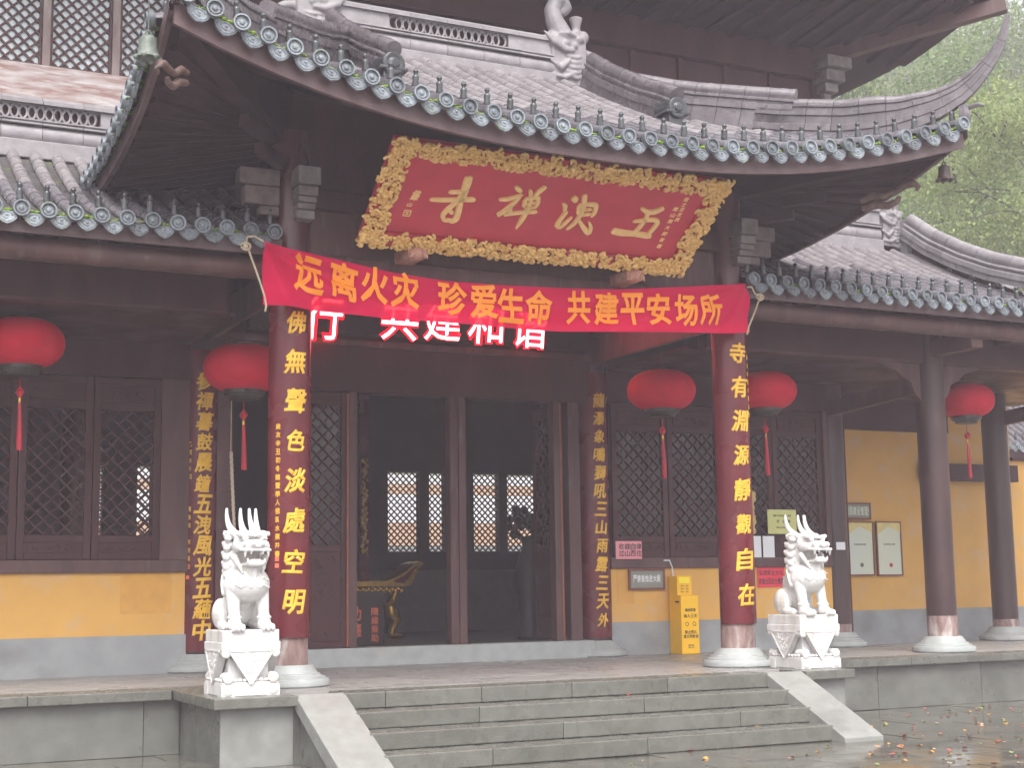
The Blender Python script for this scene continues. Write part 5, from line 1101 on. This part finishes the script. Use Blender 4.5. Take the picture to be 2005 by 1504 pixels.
for k, (lab, u, d, hgt, cr, leaf, nl, ls) in enumerate((
  ('large pale green tree rising directly behind the upturned pavilion corner', 1730, 41, 17.5, 5.2, 'leaf', 9000, .30),
  ('tree with dark forked branches between the two upturned roofs', 1660, 44, 14.5, 4.6, 'leaf2', 6500, .32),
  ('bright leafy tree drooping in at the upper right edge', 2040, 32, 15.5, 3.4, 'leaf2', 8000, .24),
  ('dark round tree low above the right wing roof', 1765, 46, 9.6, 3.6, 'leaf3', 6500, .28),
  ('yellow green bushy tree just above the descending right ridge', 1925, 40, 8.8, 3.3, 'leaf2', 7500, .26),
  ('light green tree at the right edge above the wing roof', 2025, 44, 11.5, 3.4, 'leaf', 6000, .28),
  ('slender pale tree beneath the hanging right bell', 1850, 50, 13.5, 3.6, 'leaf2', 6000, .30),
  ('hazy tree high on the slope right of the ridge tip', 1945, 62, 18, 5.2, 'leaf', 6500, .42),
  ('distant hazy tree near the top of the hillside', 1890, 78, 17, 6.5, 'leaf3', 6500, .5),
  ('distant blue green tree far up the slope at the right edge', 2015, 84, 18, 7.5, 'leaf3', 7000, .55),
  ('distant hazy tree behind the forked branches', 1760, 74, 17, 6.5, 'leaf', 6500, .5),
  ('tree partly hidden behind the upper eave', 1600, 56, 16, 5.2, 'leaf2', 5500, .38),
  ('small tree half hidden behind the ridge dragon of the right wing', 1690, 38, 9.5, 2.8, 'leaf', 5000, .24))):
    tree(lab, u, d*1.3, hgt*.98, cr*1.22, leaf, 100+k, int(nl*2.8), ls*.62)
# the far wooded slope reads as one mass
rn = np.random.default_rng(5); n = 30000; x = rn.uniform(30, 135, n); y = rn.uniform(30, 135, n); dd = np.hypot(x, y); ok = (dd > 58) & (dd < 135); x, y = x[ok], y[ok]; n = len(x)
cz = np.array([hill_z(a, b) for a, b in zip(x, y)])+rn.uniform(0, 1, n)**.7*(4+3*np.sin(x*.35)*np.sin(y*.31+1))+1; P = np.stack([x, y, cz], 1)
a = rn.normal(0, 1, (n, 3)); a /= np.linalg.norm(a, axis=1)[:, None]; b = np.cross(a, rn.normal(0, .6, (n, 3))+np.array([0, 0, 1])); b /= np.linalg.norm(b, axis=1)[:, None]; sz = rn.uniform(.7, 1.5, n)[:, None]
V = np.stack([P-a*sz*.7, P+b*sz*.5, P+a*sz*.7, P-b*sz*.5], 1).reshape(-1, 3); me = bpy.data.meshes.new('wooded_slope'); quads(me, V); me.materials.append(M['leaf3'])
tag(link(bpy.data.objects.new('wooded_slope', me)), 'hazy wooded hillside far behind the hall', 'woodland', kind='stuff')
# ============================================================ FALLEN PETALS
pm = []
for k in range(5):
    b = MB(); n = 7; w = random.uniform(.5, .9); b.add([(0, 0, .012)]+[(math.cos(2*PI*i/n)*random.uniform(.8, 1.15), w*math.sin(2*PI*i/n)*random.uniform(.8, 1.15), random.uniform(0, .5)) for i in range(n)], [(0, 1+i, 1+(i+1) % n) for i in range(n)])
    c = [(.42, .09, .05), (.52, .2, .1), (.5, .36, .24), (.5, .26, .06), (.22, .27, .07)][k]; pm.append(b.mesh('fallen_petal', mat('petal_colour', c, .5, amt=.25)))
zones = [((1660, 2005), (1385, 1500), 105, 0, None), ((1250, 1650), (1452, 1500), 16, 0, None), ((700, 1250), (1490, 1503), 5, 0, None)]
def drop(u, v, z, s):
    p = at_z(u, v, z); o = link(bpy.data.objects.new('fallen_petal', random.choice(pm))); o.location = (p[0], p[1], z+.004); o.scale = (s, s, s); o.rotation_euler = (random.uniform(-.2, .2), random.uniform(-.2, .2), random.uniform(0, 6)); tag(o, 'small fallen petal lying on the wet stone before the hall', 'petal', 'petals fallen on the courtyard and steps')
for (ua, ub), (va, vb), n, z, _ in zones:
    for i in range(n):
        u = random.uniform(ua, ub) if n < 90 else ua+(ub-ua)*random.random()**.65; v = random.uniform(va, vb)
        if at_z(u, v, z)[1] < 14.3: drop(u, v, z, random.uniform(.013, .040))
for u, v, zz in ((694, 1480, .2), (729, 1459, .26), (1534, 1417, .155), (1232, 1363, .465), (1268, 1397, .31)):
    pass
for u, v, k in ((1535, 1418, 3), (1480, 1424, 3), (1232, 1362, 1)): drop(u, v, H-.155*k, .03)
# ============================================================ RAIN HAZE
hz = MB().box(-113, 153, -73, 153, -1.3, 62).obj('haze', None, kind='stuff')
m = bpy.data.materials.new('rain_haze'); m.use_nodes = True; N = m.node_tree.nodes; N.remove(N['Principled BSDF']); pv = N.new('ShaderNodeVolumePrincipled'); pv.inputs['Color'].default_value = (.99, .90, 1, 1); pv.inputs['Density'].default_value = .0027
m.node_tree.links.new(pv.outputs[0], N['Material Output'].inputs['Volume']); hz.data.materials.append(m); tag(hz, 'thin rain haze filling the courtyard air', 'haze')
